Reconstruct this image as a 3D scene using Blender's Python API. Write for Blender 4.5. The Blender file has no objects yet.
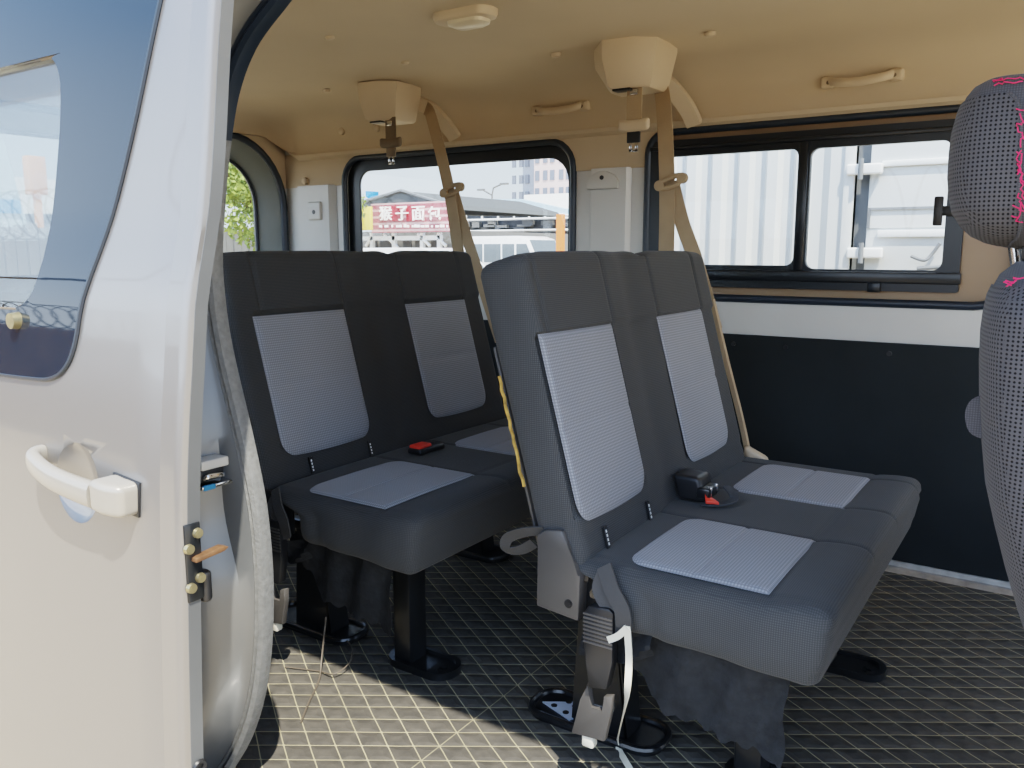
import bpy, bmesh, math, random
from mathutils import Vector, Matrix
random.seed(7)
C = bpy.context.scene.collection
PI = math.pi
# ------------------------------------------------------------------ camera
CAM = Vector((0, 0, 1.0)); FPX = 830.0
PITCH = math.atan(134 / FPX); YAW = math.atan(560 / FPX * math.cos(PITCH))
cd = bpy.data.cameras.new('camera'); cam = bpy.data.objects.new('camera', cd); C.objects.link(cam)
cam.location = CAM; cam.rotation_euler = (PI / 2 - PITCH, 0, YAW)
cd.sensor_width = 36; cd.lens = FPX * 36 / 1024; cd.clip_start = 0.02; cd.clip_end = 500
bpy.context.scene.camera = cam
_fw = Vector((-math.sin(YAW) * math.cos(PITCH), math.cos(YAW) * math.cos(PITCH), -math.sin(PITCH)))
_rt = Vector((math.cos(YAW), math.sin(YAW), 0)); _up = _rt.cross(_fw)
def ray(u, v): return _fw + _rt * ((u - 512) / FPX) + _up * (-(v - 384) / FPX)
def Y(u, v, y):                      # point of a photo pixel on the plane y
    r = ray(u, v); t = y / r.y; return Vector((r.x * t, y, 1 + r.z * t))
def X(u, v, x):
    r = ray(u, v); t = x / r.x; return Vector((x, r.y * t, 1 + r.z * t))
def Zp(u, v, z):
    r = ray(u, v); t = (z - 1) / r.z; return Vector((r.x * t, r.y * t, z))

# ------------------------------------------------------------------ materials
def lin(c):
    return tuple(((x / 255) / 12.92 if x / 255 <= .04045 else ((x / 255 + .055) / 1.055) ** 2.4) for x in c) + (1,)
class N:
    def __init__(s, name):
        s.m = bpy.data.materials.new(name); s.m.use_nodes = True
        s.t = s.m.node_tree; s.n = s.t.nodes; s.b = s.n['Principled BSDF']
    def new(s, ty, **k):
        x = s.n.new(ty)
        for a, v in k.items(): setattr(x, a, v)
        return x
    def link(s, a, b): s.t.links.new(a, b)
    def math(s, op, a, b=None, c=None):
        x = s.new('ShaderNodeMath', operation=op)
        for i, v in enumerate((a, b, c)):
            if v is None: continue
            if isinstance(v, (int, float)): x.inputs[i].default_value = v
            else: s.link(v, x.inputs[i])
        return x.outputs[0]
    def mix(s, f, a, b):
        x = s.new('ShaderNodeMix', data_type='RGBA')
        for i, v in ((0, f), (6, a), (7, b)):
            if isinstance(v, (int, float, tuple)): x.inputs[i].default_value = v
            else: s.link(v, x.inputs[i])
        return x.outputs[2]
    def ramp(s, f, a, b):
        x = s.new('ShaderNodeMapRange'); x.inputs[1].default_value = a; x.inputs[2].default_value = b
        s.link(f, x.inputs[0]); return x.outputs[0]
    def noise(s, sc, vec=None, det=3):
        x = s.new('ShaderNodeTexNoise'); x.inputs['Scale'].default_value = sc; x.inputs['Detail'].default_value = det
        if vec: s.link(vec, x.inputs['Vector'])
        return x.outputs['Fac']
    def bump(s, h, st=.3, d=.002):
        x = s.new('ShaderNodeBump'); x.inputs['Strength'].default_value = st; x.inputs['Distance'].default_value = d
        s.link(h, x.inputs['Height']); s.link(x.outputs[0], s.b.inputs['Normal'])
    def coord(s, k='Object'): return s.new('ShaderNodeTexCoord').outputs[k]
    def xyz(s, v):
        x = s.new('ShaderNodeSeparateXYZ'); s.link(v, x.inputs[0]); return x.outputs
def mat(name, col, rough=.6, metal=0, var=.06, nsc=8, bump=0, bsc=60, bd=.002, coat=0, spec=None, emit=0):
    s = N(name); c = lin(col)
    co = s.coord()
    f = s.noise(nsc, co)
    d = tuple(max(0, x * (1 - var * 2)) for x in c[:3]) + (1,); l = tuple(min(1, x * (1 + var * 2)) for x in c[:3]) + (1,)
    s.link(s.mix(f, d, l), s.b.inputs['Base Color'])
    s.b.inputs['Roughness'].default_value = rough; s.b.inputs['Metallic'].default_value = metal
    s.b.inputs['Coat Weight'].default_value = coat; s.b.inputs['Coat Roughness'].default_value = .05
    if spec is not None: s.b.inputs['Specular IOR Level'].default_value = spec
    if bump: s.bump(s.noise(bsc, co), bump, bd)
    if emit:
        s.b.inputs['Emission Color'].default_value = c; s.b.inputs['Emission Strength'].default_value = emit
    return s.m
def weave(name, c0, c1, pitch, lo=-.1, hi=.5, rough=.9, skew=True, bd=.0006, st=.5, blotch=.12):
    # woven cloth on the box-projected UV: staggered rows of dots
    s = N(name); u = s.xyz(s.coord('UV'))
    k = 2 * PI / pitch
    if skew:
        a = s.math('MULTIPLY', s.math('ADD', u[0], u[1]), k * .5); b = s.math('MULTIPLY', s.math('SUBTRACT', u[0], u[1]), k * .5)
    else:
        a = s.math('MULTIPLY', u[0], k); b = s.math('MULTIPLY', u[1], k)
    h = s.math('MULTIPLY', s.math('SINE', a), s.math('SINE', b))
    f = s.ramp(h, lo, hi)
    base = s.mix(f, lin(c0), lin(c1))
    n = s.noise(5, s.coord())
    g = s.mix(s.math('MULTIPLY', n, blotch * 2), base, (0, 0, 0, 1))
    s.link(g, s.b.inputs['Base Color']); s.b.inputs['Roughness'].default_value = rough
    s.b.inputs['Specular IOR Level'].default_value = .25
    s.b.inputs['Sheen Weight'].default_value = .08
    s.bump(h, st, bd); return s.m
M = {}
M['fabric'] = weave('charcoal_cloth', (60, 62, 63), (79, 80, 81), .0036, st=.3)
M['panel'] = weave('grey_cloth', (124, 128, 136), (156, 160, 168), .0056, blotch=.06, st=.3)
M['mesh'] = weave('black_mesh_cloth', (14, 14, 16), (80, 79, 82), .0052, lo=-.62, hi=-.22, bd=.001, st=.3)
M['cover'] = weave('dark_cover_cloth', (70, 70, 74), (84, 84, 88), .003, st=.2)
M['skirt'] = mat('black_skirt_cloth', (62, 64, 66), .95, var=.25, nsc=40, bump=.8, bsc=90, bd=.004)
M['plastic'] = mat('grey_black_plastic', (78, 76, 74), .45, var=.08, bump=.15, bsc=300, bd=.0005)
M['blackplastic'] = mat('black_plastic', (34, 35, 37), .38, var=.1)
M['blackmetal'] = mat('black_painted_steel', (26, 29, 32), .28, var=.2, nsc=20, coat=.3)
M['rubber'] = mat('black_rubber', (38, 48, 60), .35, var=.1)
M['greyseal'] = mat('grey_flocked_seal', (120, 122, 122), .5, metal=.2, var=.2, nsc=90, bump=.5, bsc=250, bd=.002)
M['headliner'] = mat('tan_headliner', (194, 177, 151), .85, var=.05, nsc=2.5, bump=.15, bsc=160, bd=.0015)
M['tanplastic'] = mat('tan_plastic', (198, 180, 154), .5, var=.04)
M['tanweb'] = mat('tan_webbing', (166, 146, 118), .8, var=.08, nsc=15, bump=.5, bsc=220, bd=.001)
M['browntongue'] = mat('brown_plastic', (112, 98, 78), .45)
M['silver'] = mat('silver_body_paint', (150, 152, 154), .33, metal=.4, var=.03, nsc=2, coat=.5)
M['silverdoor'] = mat('silver_door_paint', (134, 132, 130), .3, metal=.5, var=.03, nsc=1.5, coat=.6)
M['silverin'] = mat('inner_silver_paint', (204, 203, 198), .4, metal=.1, var=.04, nsc=4)
M['jamb'] = mat('grey_jamb_paint', (108, 111, 113), .38, metal=.4, var=.1, nsc=6, coat=.3)
M['handle'] = mat('pale_silver_plastic', (164, 158, 147), .32, metal=.2, coat=.4, var=.02)
M['door_card'] = mat('dark_side_panel_board', (35, 40, 42), .75, var=.15, nsc=5, spec=.2)
M['alu'] = mat('worn_aluminium', (165, 165, 162), .4, metal=.6, var=.3, nsc=25, bump=.4, bsc=80)
M['chrome'] = mat('chrome', (215, 215, 215), .15, metal=1)
M['brass'] = mat('zinc_plated_steel', (170, 160, 125), .35, metal=.8, var=.2, nsc=60)
M['rust'] = mat('rusty_striker_steel', (125, 92, 66), .5, metal=.5, var=.5, nsc=50)
M['frameblack'] = mat('black_window_frame', (22, 28, 34), .3, var=.15)
M['greyframe'] = mat('grey_window_surround', (120, 125, 122), .5, var=.06)
M['reflpane'] = mat('reflection_tan_glass', (150, 126, 98), .3, var=.1, nsc=5)  # fixed glass; the reflection in it is put into the tan colour
M['red'] = mat('red_button', (214, 62, 44), .4)
M['lens'] = mat('cloudy_lamp_lens', (212, 200, 176), .3)
M['white'] = mat('white_paint', (236, 238, 238), .45, var=.02)
M['whitestrap'] = mat('cream_strap', (226, 222, 204), .7, var=.05, nsc=30)
M['pinkthread'] = mat('magenta_thread', (214, 30, 92), .6)
M['foam'] = mat('torn_foam_edge', (150, 120, 60), .9, var=.9, nsc=70)
M['greytape'] = mat('grey_webbing', (66, 66, 66), .85, bump=.5, bsc=200)
M['blue'] = mat('blue_plastic', (52, 130, 180), .4)
M['perf'] = mat('perforated_white_plate', (196, 208, 226), .4, metal=.2)
M['wire'] = mat('grey_wire', (96, 88, 78), .5)
def glass(name, tint=(1, 1, 1, 1), refl=.12, rough=0.0):
    s = N(name); s.n.remove(s.b)
    o = s.n['Material Output']; t = s.new('ShaderNodeBsdfTransparent'); g = s.new('ShaderNodeBsdfGlossy'); mx = s.new('ShaderNodeMixShader')
    t.inputs[0].default_value = tint; g.inputs['Roughness'].default_value = rough
    lw = s.new('ShaderNodeLayerWeight'); lw.inputs[0].default_value = .25
    f = s.math('MULTIPLY_ADD', lw.outputs['Fresnel'], .3, refl * .5)
    s.link(f, mx.inputs[0]); s.link(t.outputs[0], mx.inputs[1]); s.link(g.outputs[0], mx.inputs[2]); s.link(mx.outputs[0], o.inputs[0])
    return s.m
M['glass'] = glass('clear_glass', (.97, .985, .98, 1), .02)
M['tint'] = glass('door_clear_glass', (.88, .91, .93, 1), .04)
M['ceramic'] = mat('dark_glossy_glass_border', (22, 34, 48), .03, spec=.5, var=0)
# floor mat: quilted leatherette with cream thread
def floor_mat():
    s = N('quilted_floor_mat'); co = s.coord(); p = s.xyz(co)
    wob = s.math('MULTIPLY', s.math('SUBTRACT', s.noise(7, co), .5), .010)
    fx = s.math('DIVIDE', s.math('ADD', s.math('ADD', p[0], .985), wob), .0445); fy = s.math('DIVIDE', s.math('SUBTRACT', p[1], 1.212), .0290)
    a = s.math('MULTIPLY', s.math('ADD', fx, fy), .5); b = s.math('MULTIPLY', s.math('SUBTRACT', fx, fy), .5)
    da = s.math('ABSOLUTE', s.math('SUBTRACT', a, s.math('ROUND', a))); db = s.math('ABSOLUTE', s.math('SUBTRACT', b, s.math('ROUND', b)))
    d = s.math('MINIMUM', da, db)
    line = s.math('SUBTRACT', 1, s.ramp(d, .012, .032))
    knot = s.math('SUBTRACT', 1, s.ramp(s.math('ADD', da, db), .055, .11))
    seam = s.math('SUBTRACT', 1, s.ramp(s.math('ABSOLUTE', s.math('ADD', p[0], .985)), .0006, .0018))
    seam = s.math('MULTIPLY', seam, .7)
    l = s.math('MAXIMUM', s.math('MAXIMUM', line, knot), seam)
    n = s.noise(28, co, 6); n2 = s.noise(400, co, 2)
    cell = s.mix(n, lin((46, 47, 47)), lin((110, 106, 99)))
    cell = s.mix(s.math('MULTIPLY', n2, .5), cell, lin((62, 60, 56)))
    thr = s.mix(s.noise(6, co), lin((128, 122, 94)), lin((200, 190, 156)))
    s.link(s.mix(l, cell, thr), s.b.inputs['Base Color']); s.b.inputs['Roughness'].default_value = .62
    s.b.inputs['Specular IOR Level'].default_value = .3
    h = s.math('ADD', s.ramp(d, 0, .28), s.math('MULTIPLY', n, .15))
    s.bump(h, .8, .004); return s.m
M['floor'] = floor_mat()

# ------------------------------------------------------------------ geometry helpers
def boxuv(bm):
    uv = bm.loops.layers.uv.verify(); bm.normal_update()
    for f in bm.faces:
        n = f.normal; ax = max(range(3), key=lambda i: abs(n[i]))
        for l in f.loops:
            c = l.vert.co
            l[uv].uv = (c.y, c.z) if ax == 0 else (c.x, c.z) if ax == 1 else (c.x, c.y)
def wloc(o):
    v = Vector((0, 0, 0))
    while o: v += o.location; o = o.parent
    return v
def link(name, me, m, parent=None, smooth=True, **pr):
    o = bpy.data.objects.new(name, me); C.objects.link(o)
    if m is not None:
        for x in (m if isinstance(m, list) else [m]): me.materials.append(M[x])
    if parent: o.parent = parent
    for k, v in pr.items(): o[k] = v
    if smooth:
        for p in me.polygons: p.use_smooth = True
        try: me.set_sharp_from_angle(angle=math.radians(38))
        except Exception: pass
    return o
def obj(name, bm, m, parent=None, smooth=True, base=None, **pr):
    """bm is in world coordinates; the object keeps its parent's base as origin (or base)."""
    if parent: off = wloc(parent)
    elif base is not None: off = Vector(base)
    else: off = Vector((0, 0, 0))
    bmesh.ops.recalc_face_normals(bm, faces=bm.faces[:])
    boxuv(bm)
    bmesh.ops.translate(bm, verts=bm.verts[:], vec=-off)
    me = bpy.data.meshes.new(name); bm.to_mesh(me); bm.free()
    o = link(name, me, m, parent, smooth, **pr)
    if not parent and base is not None: o.location = off
    return o
def empty(name, loc, label, cat, group=None):
    o = bpy.data.objects.new(name, None); C.objects.link(o); o.location = loc; o.empty_display_size = .05
    o['label'] = label; o['category'] = cat
    if group: o['group'] = group
    return o
def B(): return bmesh.new()
def box(bm, a, b, bev=0, seg=2):
    lo = Vector([min(p, q) for p, q in zip(a, b)]); hi = Vector([max(p, q) for p, q in zip(a, b)])
    r = bmesh.ops.create_cube(bm, size=1)
    vs = r['verts']
    for v in vs: v.co = Vector([lo[i] + (v.co[i] + .5) * (hi[i] - lo[i]) for i in range(3)])
    if bev:
        es = list({e for v in vs for e in v.link_edges})
        bmesh.ops.bevel(bm, geom=es, offset=bev, segments=seg, affect='EDGES', profile=.5)
    return bm
def loft(bm, rings, close=True, cap=True):
    rs = [[bm.verts.new(p) for p in r] for r in rings]
    n = len(rs[0])
    for a, b in zip(rs, rs[1:]):
        for i in range(n if close else n - 1):
            j = (i + 1) % n
            bm.faces.new((a[i], a[j], b[j], b[i]))
    if cap and close:
        bm.faces.new(rs[0][::-1]); bm.faces.new(rs[-1])
    return rs
def prism(bm, pts, vec, bev=0):
    n0 = set(bm.verts)
    loft(bm, [[Vector(p) for p in pts], [Vector(p) + Vector(vec) for p in pts]])
    if bev:
        vs = [v for v in bm.verts if v not in n0]
        es = list({e for v in vs for e in v.link_edges})
        bmesh.ops.bevel(bm, geom=es, offset=bev, segments=2, affect='EDGES', profile=.5)
def smoothpath(pts, n=6, closed=False):
    P = [Vector(p) for p in pts]; out = []; L = len(P)
    rng = range(L if closed else L - 1)
    for i in rng:
        g = (lambda k: P[k % L]) if closed else (lambda k: P[min(max(k, 0), L - 1)])
        p0, p1, p2, p3 = g(i - 1), g(i), g(i + 1), g(i + 2)
        for k in range(n):
            t = k / n
            out.append(.5 * ((2 * p1) + (p2 - p0) * t + (2 * p0 - 5 * p1 + 4 * p2 - p3) * t * t + (3 * p1 - p0 - 3 * p2 + p3) * t ** 3))
    if not closed: out.append(P[-1])
    return out
def sweep(bm, path, prof, up=(0, 0, 1), closed=False, twist=None):
    """prof: list of (a,b); a along side vector, b along up'."""
    n = len(path); up = Vector(up); rings = []
    for i, p in enumerate(path):
        q = path[(i + 1) % n] if (closed or i < n - 1) else path[i]
        o = path[i - 1] if (closed or i > 0) else path[i]
        t = (Vector(q) - Vector(o)).normalized()
        s = t.cross(up)
        if s.length < 1e-4: s = t.cross(Vector((1, 0, 0)))
        s.normalize(); w = s.cross(t)
        sc = 1
        rings.append([Vector(p) + s * a + w * b for a, b in prof])
    rs = [[bm.verts.new(p) for p in r] for r in rings]; m = len(prof)
    for k in range(n if closed else n - 1):
        a, b = rs[k], rs[(k + 1) % n]
        for i in range(m):
            j = (i + 1) % m; bm.faces.new((a[i], a[j], b[j], b[i]))
    if not closed:
        bm.faces.new(rs[0][::-1]); bm.faces.new(rs[-1])
def circ(r, n=8, rb=None): return [(r * math.cos(2 * PI * i / n), (rb or r) * math.sin(2 * PI * i / n)) for i in range(n)]
def rect(w, h): return [(-w / 2, -h / 2), (w / 2, -h / 2), (w / 2, h / 2), (-w / 2, h / 2)]
def tube(bm, path, r, n=8, closed=False, up=(0, 0, 1)): sweep(bm, path, circ(r, n), up, closed)
def cyl(bm, a, b, r, n=20, r2=None):
    a, b = Vector(a), Vector(b); t = (b - a).normalized(); s = t.cross(Vector((0, 0, 1)))
    if s.length < 1e-3: s = Vector((1, 0, 0))
    s.normalize(); w = s.cross(t); r2 = r if r2 is None else r2
    loft(bm, [[c + (s * math.cos(2 * PI * i / n) + w * math.sin(2 * PI * i / n)) * q for i in range(n)] for c, q in ((a, r), (b, r2))])
def rrect(x0, x1, z0, z1, r, n=6):
    """rounded rectangle, list of 2D points; r may be (bl, br, tr, tl)"""
    if not isinstance(r, tuple): r = (r,) * 4
    out = []
    for (cx, cz, a0, q) in ((x0 + r[0], z0 + r[0], PI, r[0]), (x1 - r[1], z0 + r[1], 1.5 * PI, r[1]), (x1 - r[2], z1 - r[2], 0, r[2]), (x0 + r[3], z1 - r[3], .5 * PI, r[3])):
        for k in range(n + 1):
            a = a0 + k / n * PI / 2; out.append((cx + q * math.cos(a), cz + q * math.sin(a)))
    return out
def plate(outer, holes, depth, place):
    """flat plate with holes, filled by a 2D curve; place maps (a,b,d) to world. returns bmesh"""
    cu = bpy.data.curves.new('tmp', 'CURVE'); cu.dimensions = '2D'; cu.fill_mode = 'BOTH'; cu.extrude = depth / 2
    for pl in [outer] + list(holes):
        s = cu.splines.new('POLY'); s.points.add(len(pl) - 1)
        for q, p in zip(s.points, pl): q.co = (p[0], p[1], 0, 1)
        s.use_cyclic_u = True
    o = bpy.data.objects.new('tmp', cu); C.objects.link(o)
    dg = bpy.context.evaluated_depsgraph_get(); me = bpy.data.meshes.new_from_object(o.evaluated_get(dg))
    bm = bmesh.new(); bm.from_mesh(me); bpy.data.objects.remove(o); bpy.data.meshes.remove(me); bpy.data.curves.remove(cu)
    bmesh.ops.remove_doubles(bm, verts=bm.verts[:], dist=1e-5)
    for v in bm.verts: v.co = Vector(place(v.co.x, v.co.y, v.co.z))
    return bm
def boolean(bm, cutter, op='DIFFERENCE'):
    def mk(b):
        bmesh.ops.recalc_face_normals(b, faces=b.faces[:]); me = bpy.data.meshes.new('t'); b.to_mesh(me); b.free()
        o = bpy.data.objects.new('t', me); C.objects.link(o); return o
    a, b = mk(bm), mk(cutter)
    md = a.modifiers.new('b', 'BOOLEAN'); md.object = b; md.operation = op; md.solver = 'EXACT'
    dg = bpy.context.evaluated_depsgraph_get(); me = bpy.data.meshes.new_from_object(a.evaluated_get(dg))
    out = bmesh.new(); out.from_mesh(me)
    for o in (a, b):
        m_ = o.data; bpy.data.objects.remove(o); bpy.data.meshes.remove(m_)
    bpy.data.meshes.remove(me); return out
def rbox(lo, hi, r, step, deform=None):
    """closed box with rounded edges on a dense grid, deform(p, n) moves each point"""
    bm = B(); lo = Vector(lo); hi = Vector(hi); key = {}
    if isinstance(step, (int, float)): step = (step,) * 3
    ax = []
    for i in range(3):
        n = max(2, int(round((hi[i] - lo[i] - 2 * r) / step[i])))
        e = [lo[i] + r * q for q in (0, .12, .35, .65)]; f = [hi[i] - r * q for q in (.65, .35, .12, 0)]
        ax.append(e + [lo[i] + r + (hi[i] - lo[i] - 2 * r) * k / n for k in range(n + 1)] + f)
    def V(i, j, k):
        if (i, j, k) not in key:
            p = Vector((ax[0][i], ax[1][j], ax[2][k]))
            c = Vector([min(max(p[q], lo[q] + r), hi[q] - r) for q in range(3)]); d = p - c
            n = d.normalized() if d.length > 0 else Vector((0, 0, 1)); p = c + n * r
            if deform: p = deform(p, n)
            key[(i, j, k)] = bm.verts.new(p)
        return key[(i, j, k)]
    X_, Y_, Z_ = (len(a) - 1 for a in ax)
    for i in range(X_):
        for j in range(Y_):
            for k in (0, Z_): bm.faces.new((V(i, j, k), V(i + 1, j, k), V(i + 1, j + 1, k), V(i, j + 1, k)))
    for i in range(X_):
        for k in range(Z_):
            for j in (0, Y_): bm.faces.new((V(i, j, k), V(i + 1, j, k), V(i + 1, j, k + 1), V(i, j, k + 1)))
    for j in range(Y_):
        for k in range(Z_):
            for i in (0, X_): bm.faces.new((V(i, j, k), V(i, j + 1, k), V(i, j + 1, k + 1), V(i, j, k + 1)))
    return bm
def gau(x, s): return math.exp(-(x / s) ** 2)

# ------------------------------------------------------------------ the van shell
WY = 2.77      # far wall
def st(name, bm, m, parent=None, **k):
    o = obj(name, bm, m, parent, **k)
    if not parent: o['kind'] = 'structure'
    return o
# floor
b = B(); box(b, (-3.14, .93, -.03), (1.0, 2.80, 0)); st('floor', b, 'floor', smooth=False)
b = B(); box(b, (-1.5, .80, -.10), (1.0, .93, -.012), .006); st('trim_1', b, 'silver')           # door sill
b = B(); prism(b, [(-3.1, 2.725, 0), (-3.1, 2.74, .012), (-3.1, 2.755, .012), (-3.1, 2.758, .028), (-3.1, 2.768, .034), (-3.1, 2.768, 0)], (4.1, 0, 0))
st('trim_2', b, 'alu', smooth=False)
# far wall with two window openings
W1 = rrect(-1.265, -.125, .84, 1.40, (.07, .10, .10, .07)); W2 = rrect(-2.745, -1.57, .84, 1.40, (.07, .07, .10, .10))
b = plate([(-3.16, .72), (1.0, .72), (1.0, 1.31), (-3.16, 1.31)], [], .02, lambda a, c, d: (a, WY + .01 + d, c)); b.free()
wo = [(-3.16, 0), (1.0, 0), (1.0, 1.62), (-3.16, 1.62)]
st('wall_far', plate(wo, [W1, W2], .03, lambda a, c, d: (a, WY + .015 + d, c)), 'silverin', smooth=False)
# raised pressing on the pillar between the windows, and on the corner pillar
b = B(); prism(b, [(-1.495, 2.768, .72), (-1.33, 2.768, .72), (-1.345, 2.752, .72), (-1.485, 2.752, .72)], (0, 0, .572)); st('trim_3', b, 'silverin', smooth=False)
b = B(); prism(b, [(-3.05, 2.768, .72), (-2.80, 2.768, .72), (-2.83, 2.745, .72), (-3.03, 2.745, .72)], (0, 0, .572)); st('trim_4', b, 'silverin', smooth=False)
# dark lower panel
b = B(); box(b, (-3.10, 2.755, .03), (.95, 2.769, .718), .004); dk = st('trim_5', b, 'door_card')
for x in (-.93, -.755, -.44, -.08):
    b = B(); cyl(b, (x, 2.757, .685), (x, 2.751, .685), .008, 14); obj('panel_clip', b, 'blackplastic', dk)
# headliner: one profile swept round far side, tailgate and near side
PROF = [(.0, 1.285), (.0, 1.405), (.028, 1.418), (.034, 1.43), (.026, 1.446), (.028, 1.50), (.045, 1.545), (.085, 1.583), (.16, 1.608), (.30, 1.622)]
def plan(d):
    pts = []; x0, y1, y0 = -3.135 + d, 2.768 - d, .90 + d * .85; r = .1 + .3 * d
    pts.append((1.0, y1))
    for k in range(24): pts.append((1.0 + (x0 + r - 1.0) * (k + 1) / 25, y1))
    for k in range(9): a = PI / 2 + k / 8 * PI / 2; pts.append((x0 + r + r * math.cos(a), y1 - r + r * math.sin(a)))
    for k in range(9): a = PI + k / 8 * PI / 2; pts.append((x0 + r + r * math.cos(a), y0 + r + r * math.sin(a)))
    for k in range(25): pts.append((x0 + r + (1.0 - x0 - r) * (k + 1) / 25, y0))
    return pts
TG = rrect(1.10, 2.745, .80, 1.50, (.10, .10, .30, .30), 10)
def arcs(pl, z0): return [p for p in reversed(pl) if p[1] > z0 + .002]
b = B(); rings = []
for d, z in PROF[1:]:
    pl = plan(d)
    rings.append([Vector((x, y, max(z, 1.49) if i > 42 else (max(z, 1.512) if i > 33 else (max(z, 1.41 + .10 * max(0, i - 25) / 8) if i > 25 else z)))) for i, (x, y) in enumerate(pl)])
rs = loft(b, rings, close=False, cap=False); b.faces.new(rs[-1])
st('ceiling', b, 'headliner')
# lining below the ceiling lip, cut round the windows
lo_z = 1.288
ar2 = sorted(arcs(W2, lo_z), key=lambda p: math.atan2(p[1] - lo_z, -(p[0] + 2.1575))); ar1 = sorted(arcs(W1, lo_z), key=lambda p: math.atan2(p[1] - lo_z, -(p[0] + .695)))
ol = [(-3.13, lo_z), (-2.745, lo_z)] + ar2 + [(-1.57, lo_z), (-1.265, lo_z)] + ar1 + [(-.125, lo_z), (1.0, lo_z), (1.0, 1.44), (-3.13, 1.44)]
st('trim_10', plate(ol, [], .006, lambda a, c, d: (a, WY - .003 + d, c)), 'headliner', smooth=False)
ar3 = sorted(arcs(TG, lo_z), key=lambda p: math.atan2(p[1] - lo_z, -(p[0] - 1.9225)))
ol = [(.95, lo_z), (1.10, lo_z)] + ar3 + [(2.745, lo_z), (2.766, lo_z), (2.766, 1.56), (.95, 1.56)]
st('trim_11', plate(ol, [], .006, lambda a, c, d: (-3.131 + d, a, c)), 'headliner', smooth=False)
def winprism(pl, y0, y1):
    q = B(); loft(q, [[Vector((x, y0, z)) for x, z in pl], [Vector((x, y1, z)) for x, z in pl]]); return q
# outer roof skin
b = B(); loft(b, [[Vector((x, y, z)) for y, z in [(.80, 1.42), (.83, 1.56), (.95, 1.66), (1.3, 1.72), (1.8, 1.74), (2.4, 1.71), (2.7, 1.70), (2.84, 1.60), (2.88, 1.50), (2.86, 1.50), (2.82, 1.60), (2.68, 1.67), (2.4, 1.68), (1.8, 1.69), (1.3, 1.67), (.98, 1.62), (.90, 1.56), (.90, 1.45)]] for x in (-3.3, 1.05)])
st('trim_6', b, 'silver')
# window seals on the far wall
def ringtube(pl, plane, y, r, n=10):
    q = B(); tube(q, [Vector((a, y, c)) if plane == 'y' else Vector((y, a, c)) for a, c in pl], r, n, True, up=(0, 1, 0) if plane == 'y' else (1, 0, 0)); return q
def offs(x0, x1, z0, z1, r, d): return rrect(x0 + d, x1 - d, z0 + d, z1 - d, tuple(max(.01, q - d) for q in (r if isinstance(r, tuple) else (r,) * 4)))
# window 1 (sliding window by the front bench)
w1 = bpy.data.objects.new('window_1', None); C.objects.link(w1); w1.location = (-.695, WY, .84); w1['kind'] = 'structure'
obj('rubber_seal', ringtube(offs(-1.265, -.125, .84, 1.40, (.07, .10, .10, .07), -.002), 'y', WY - .004, .013), 'rubber', w1)
obj('glass_border', plate(offs(-1.265, -.125, .84, 1.40, (.07, .10, .10, .07), -.001), [rrect(-1.22, -.29, .90, 1.36, .02)], .006, lambda a, c, d: (a, WY + .022 + d, c)), 'reflpane', w1, smooth=False)
fo = rrect(-1.255, -.268, .875, 1.372, .008)
pL = rrect(-1.21, -.748, .950, 1.318, .026); pR = rrect(-.712, -.316, .940, 1.316, .026)
obj('window_frame', plate(fo, [pL, pR], .028, lambda a, c, d: (a, WY + .006 + d, c)), 'frameblack', w1, smooth=False)
b = B(); box(b, (-1.255, WY - .022, .900), (-.262, WY - .004, .934), .004); obj('lower_rail', b, 'frameblack', w1)
b = B(); box(b, (-1.255, WY - .018, 1.338), (-.262, WY - .004, 1.352), .003); obj('upper_rail', b, 'frameblack', w1)
b = B(); box(b, (-.744, WY - .016, .935), (-.716, WY - .004, 1.338), .004); obj('divider', b, 'frameblack', w1)
b = B(); box(b, (-.515, WY - .028, .872), (-.478, WY - .004, .902), .004); obj('drain_block', b, 'frameblack', w1)
for nm, pl in (('glass_pane', pL), ('glass_pane', pR)):
    obj(nm, plate(offs(pl[0][0], 0, 0, 0, 0, 0) if False else pl, [], .004, lambda a, c, d: (a, WY + .012 + d, c)), 'glass', w1, smooth=False)
b = B(); p = Y(938, 211, WY - .03); box(b, (p.x - .012, WY - .035, p.z - .042), (p.x + .012, WY - .018, p.z + .042), .004)
box(b, (p.x + .008, WY - .032, p.z - .014), (p.x + .075, WY - .014, p.z + .014), .003); obj('window_latch', b, 'blackplastic', w1)
# window 2 (fixed window by the rear bench)
w2 = bpy.data.objects.new('window_2', None); C.objects.link(w2); w2.location = (-2.15, WY, .84); w2['kind'] = 'structure'
obj('rubber_seal', ringtube(offs(-2.745, -1.57, .84, 1.40, (.07, .07, .10, .10), -.002), 'y', WY - .004, .013), 'rubber', w2)
pc = rrect(-2.675, -1.60, .90, 1.345, (.03, .03, .09, .06))
obj('window_frame', plate(offs(-2.745, -1.57, .84, 1.40, (.07, .07, .10, .10), -.001), [pc], .012, lambda a, c, d: (a, WY + .022 + d, c)), 'frameblack', w2, smooth=False)
obj('glass_pane', plate(pc, [], .004, lambda a, c, d: (a, WY + .022 + d, c)), 'glass', w2, smooth=False)
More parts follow.
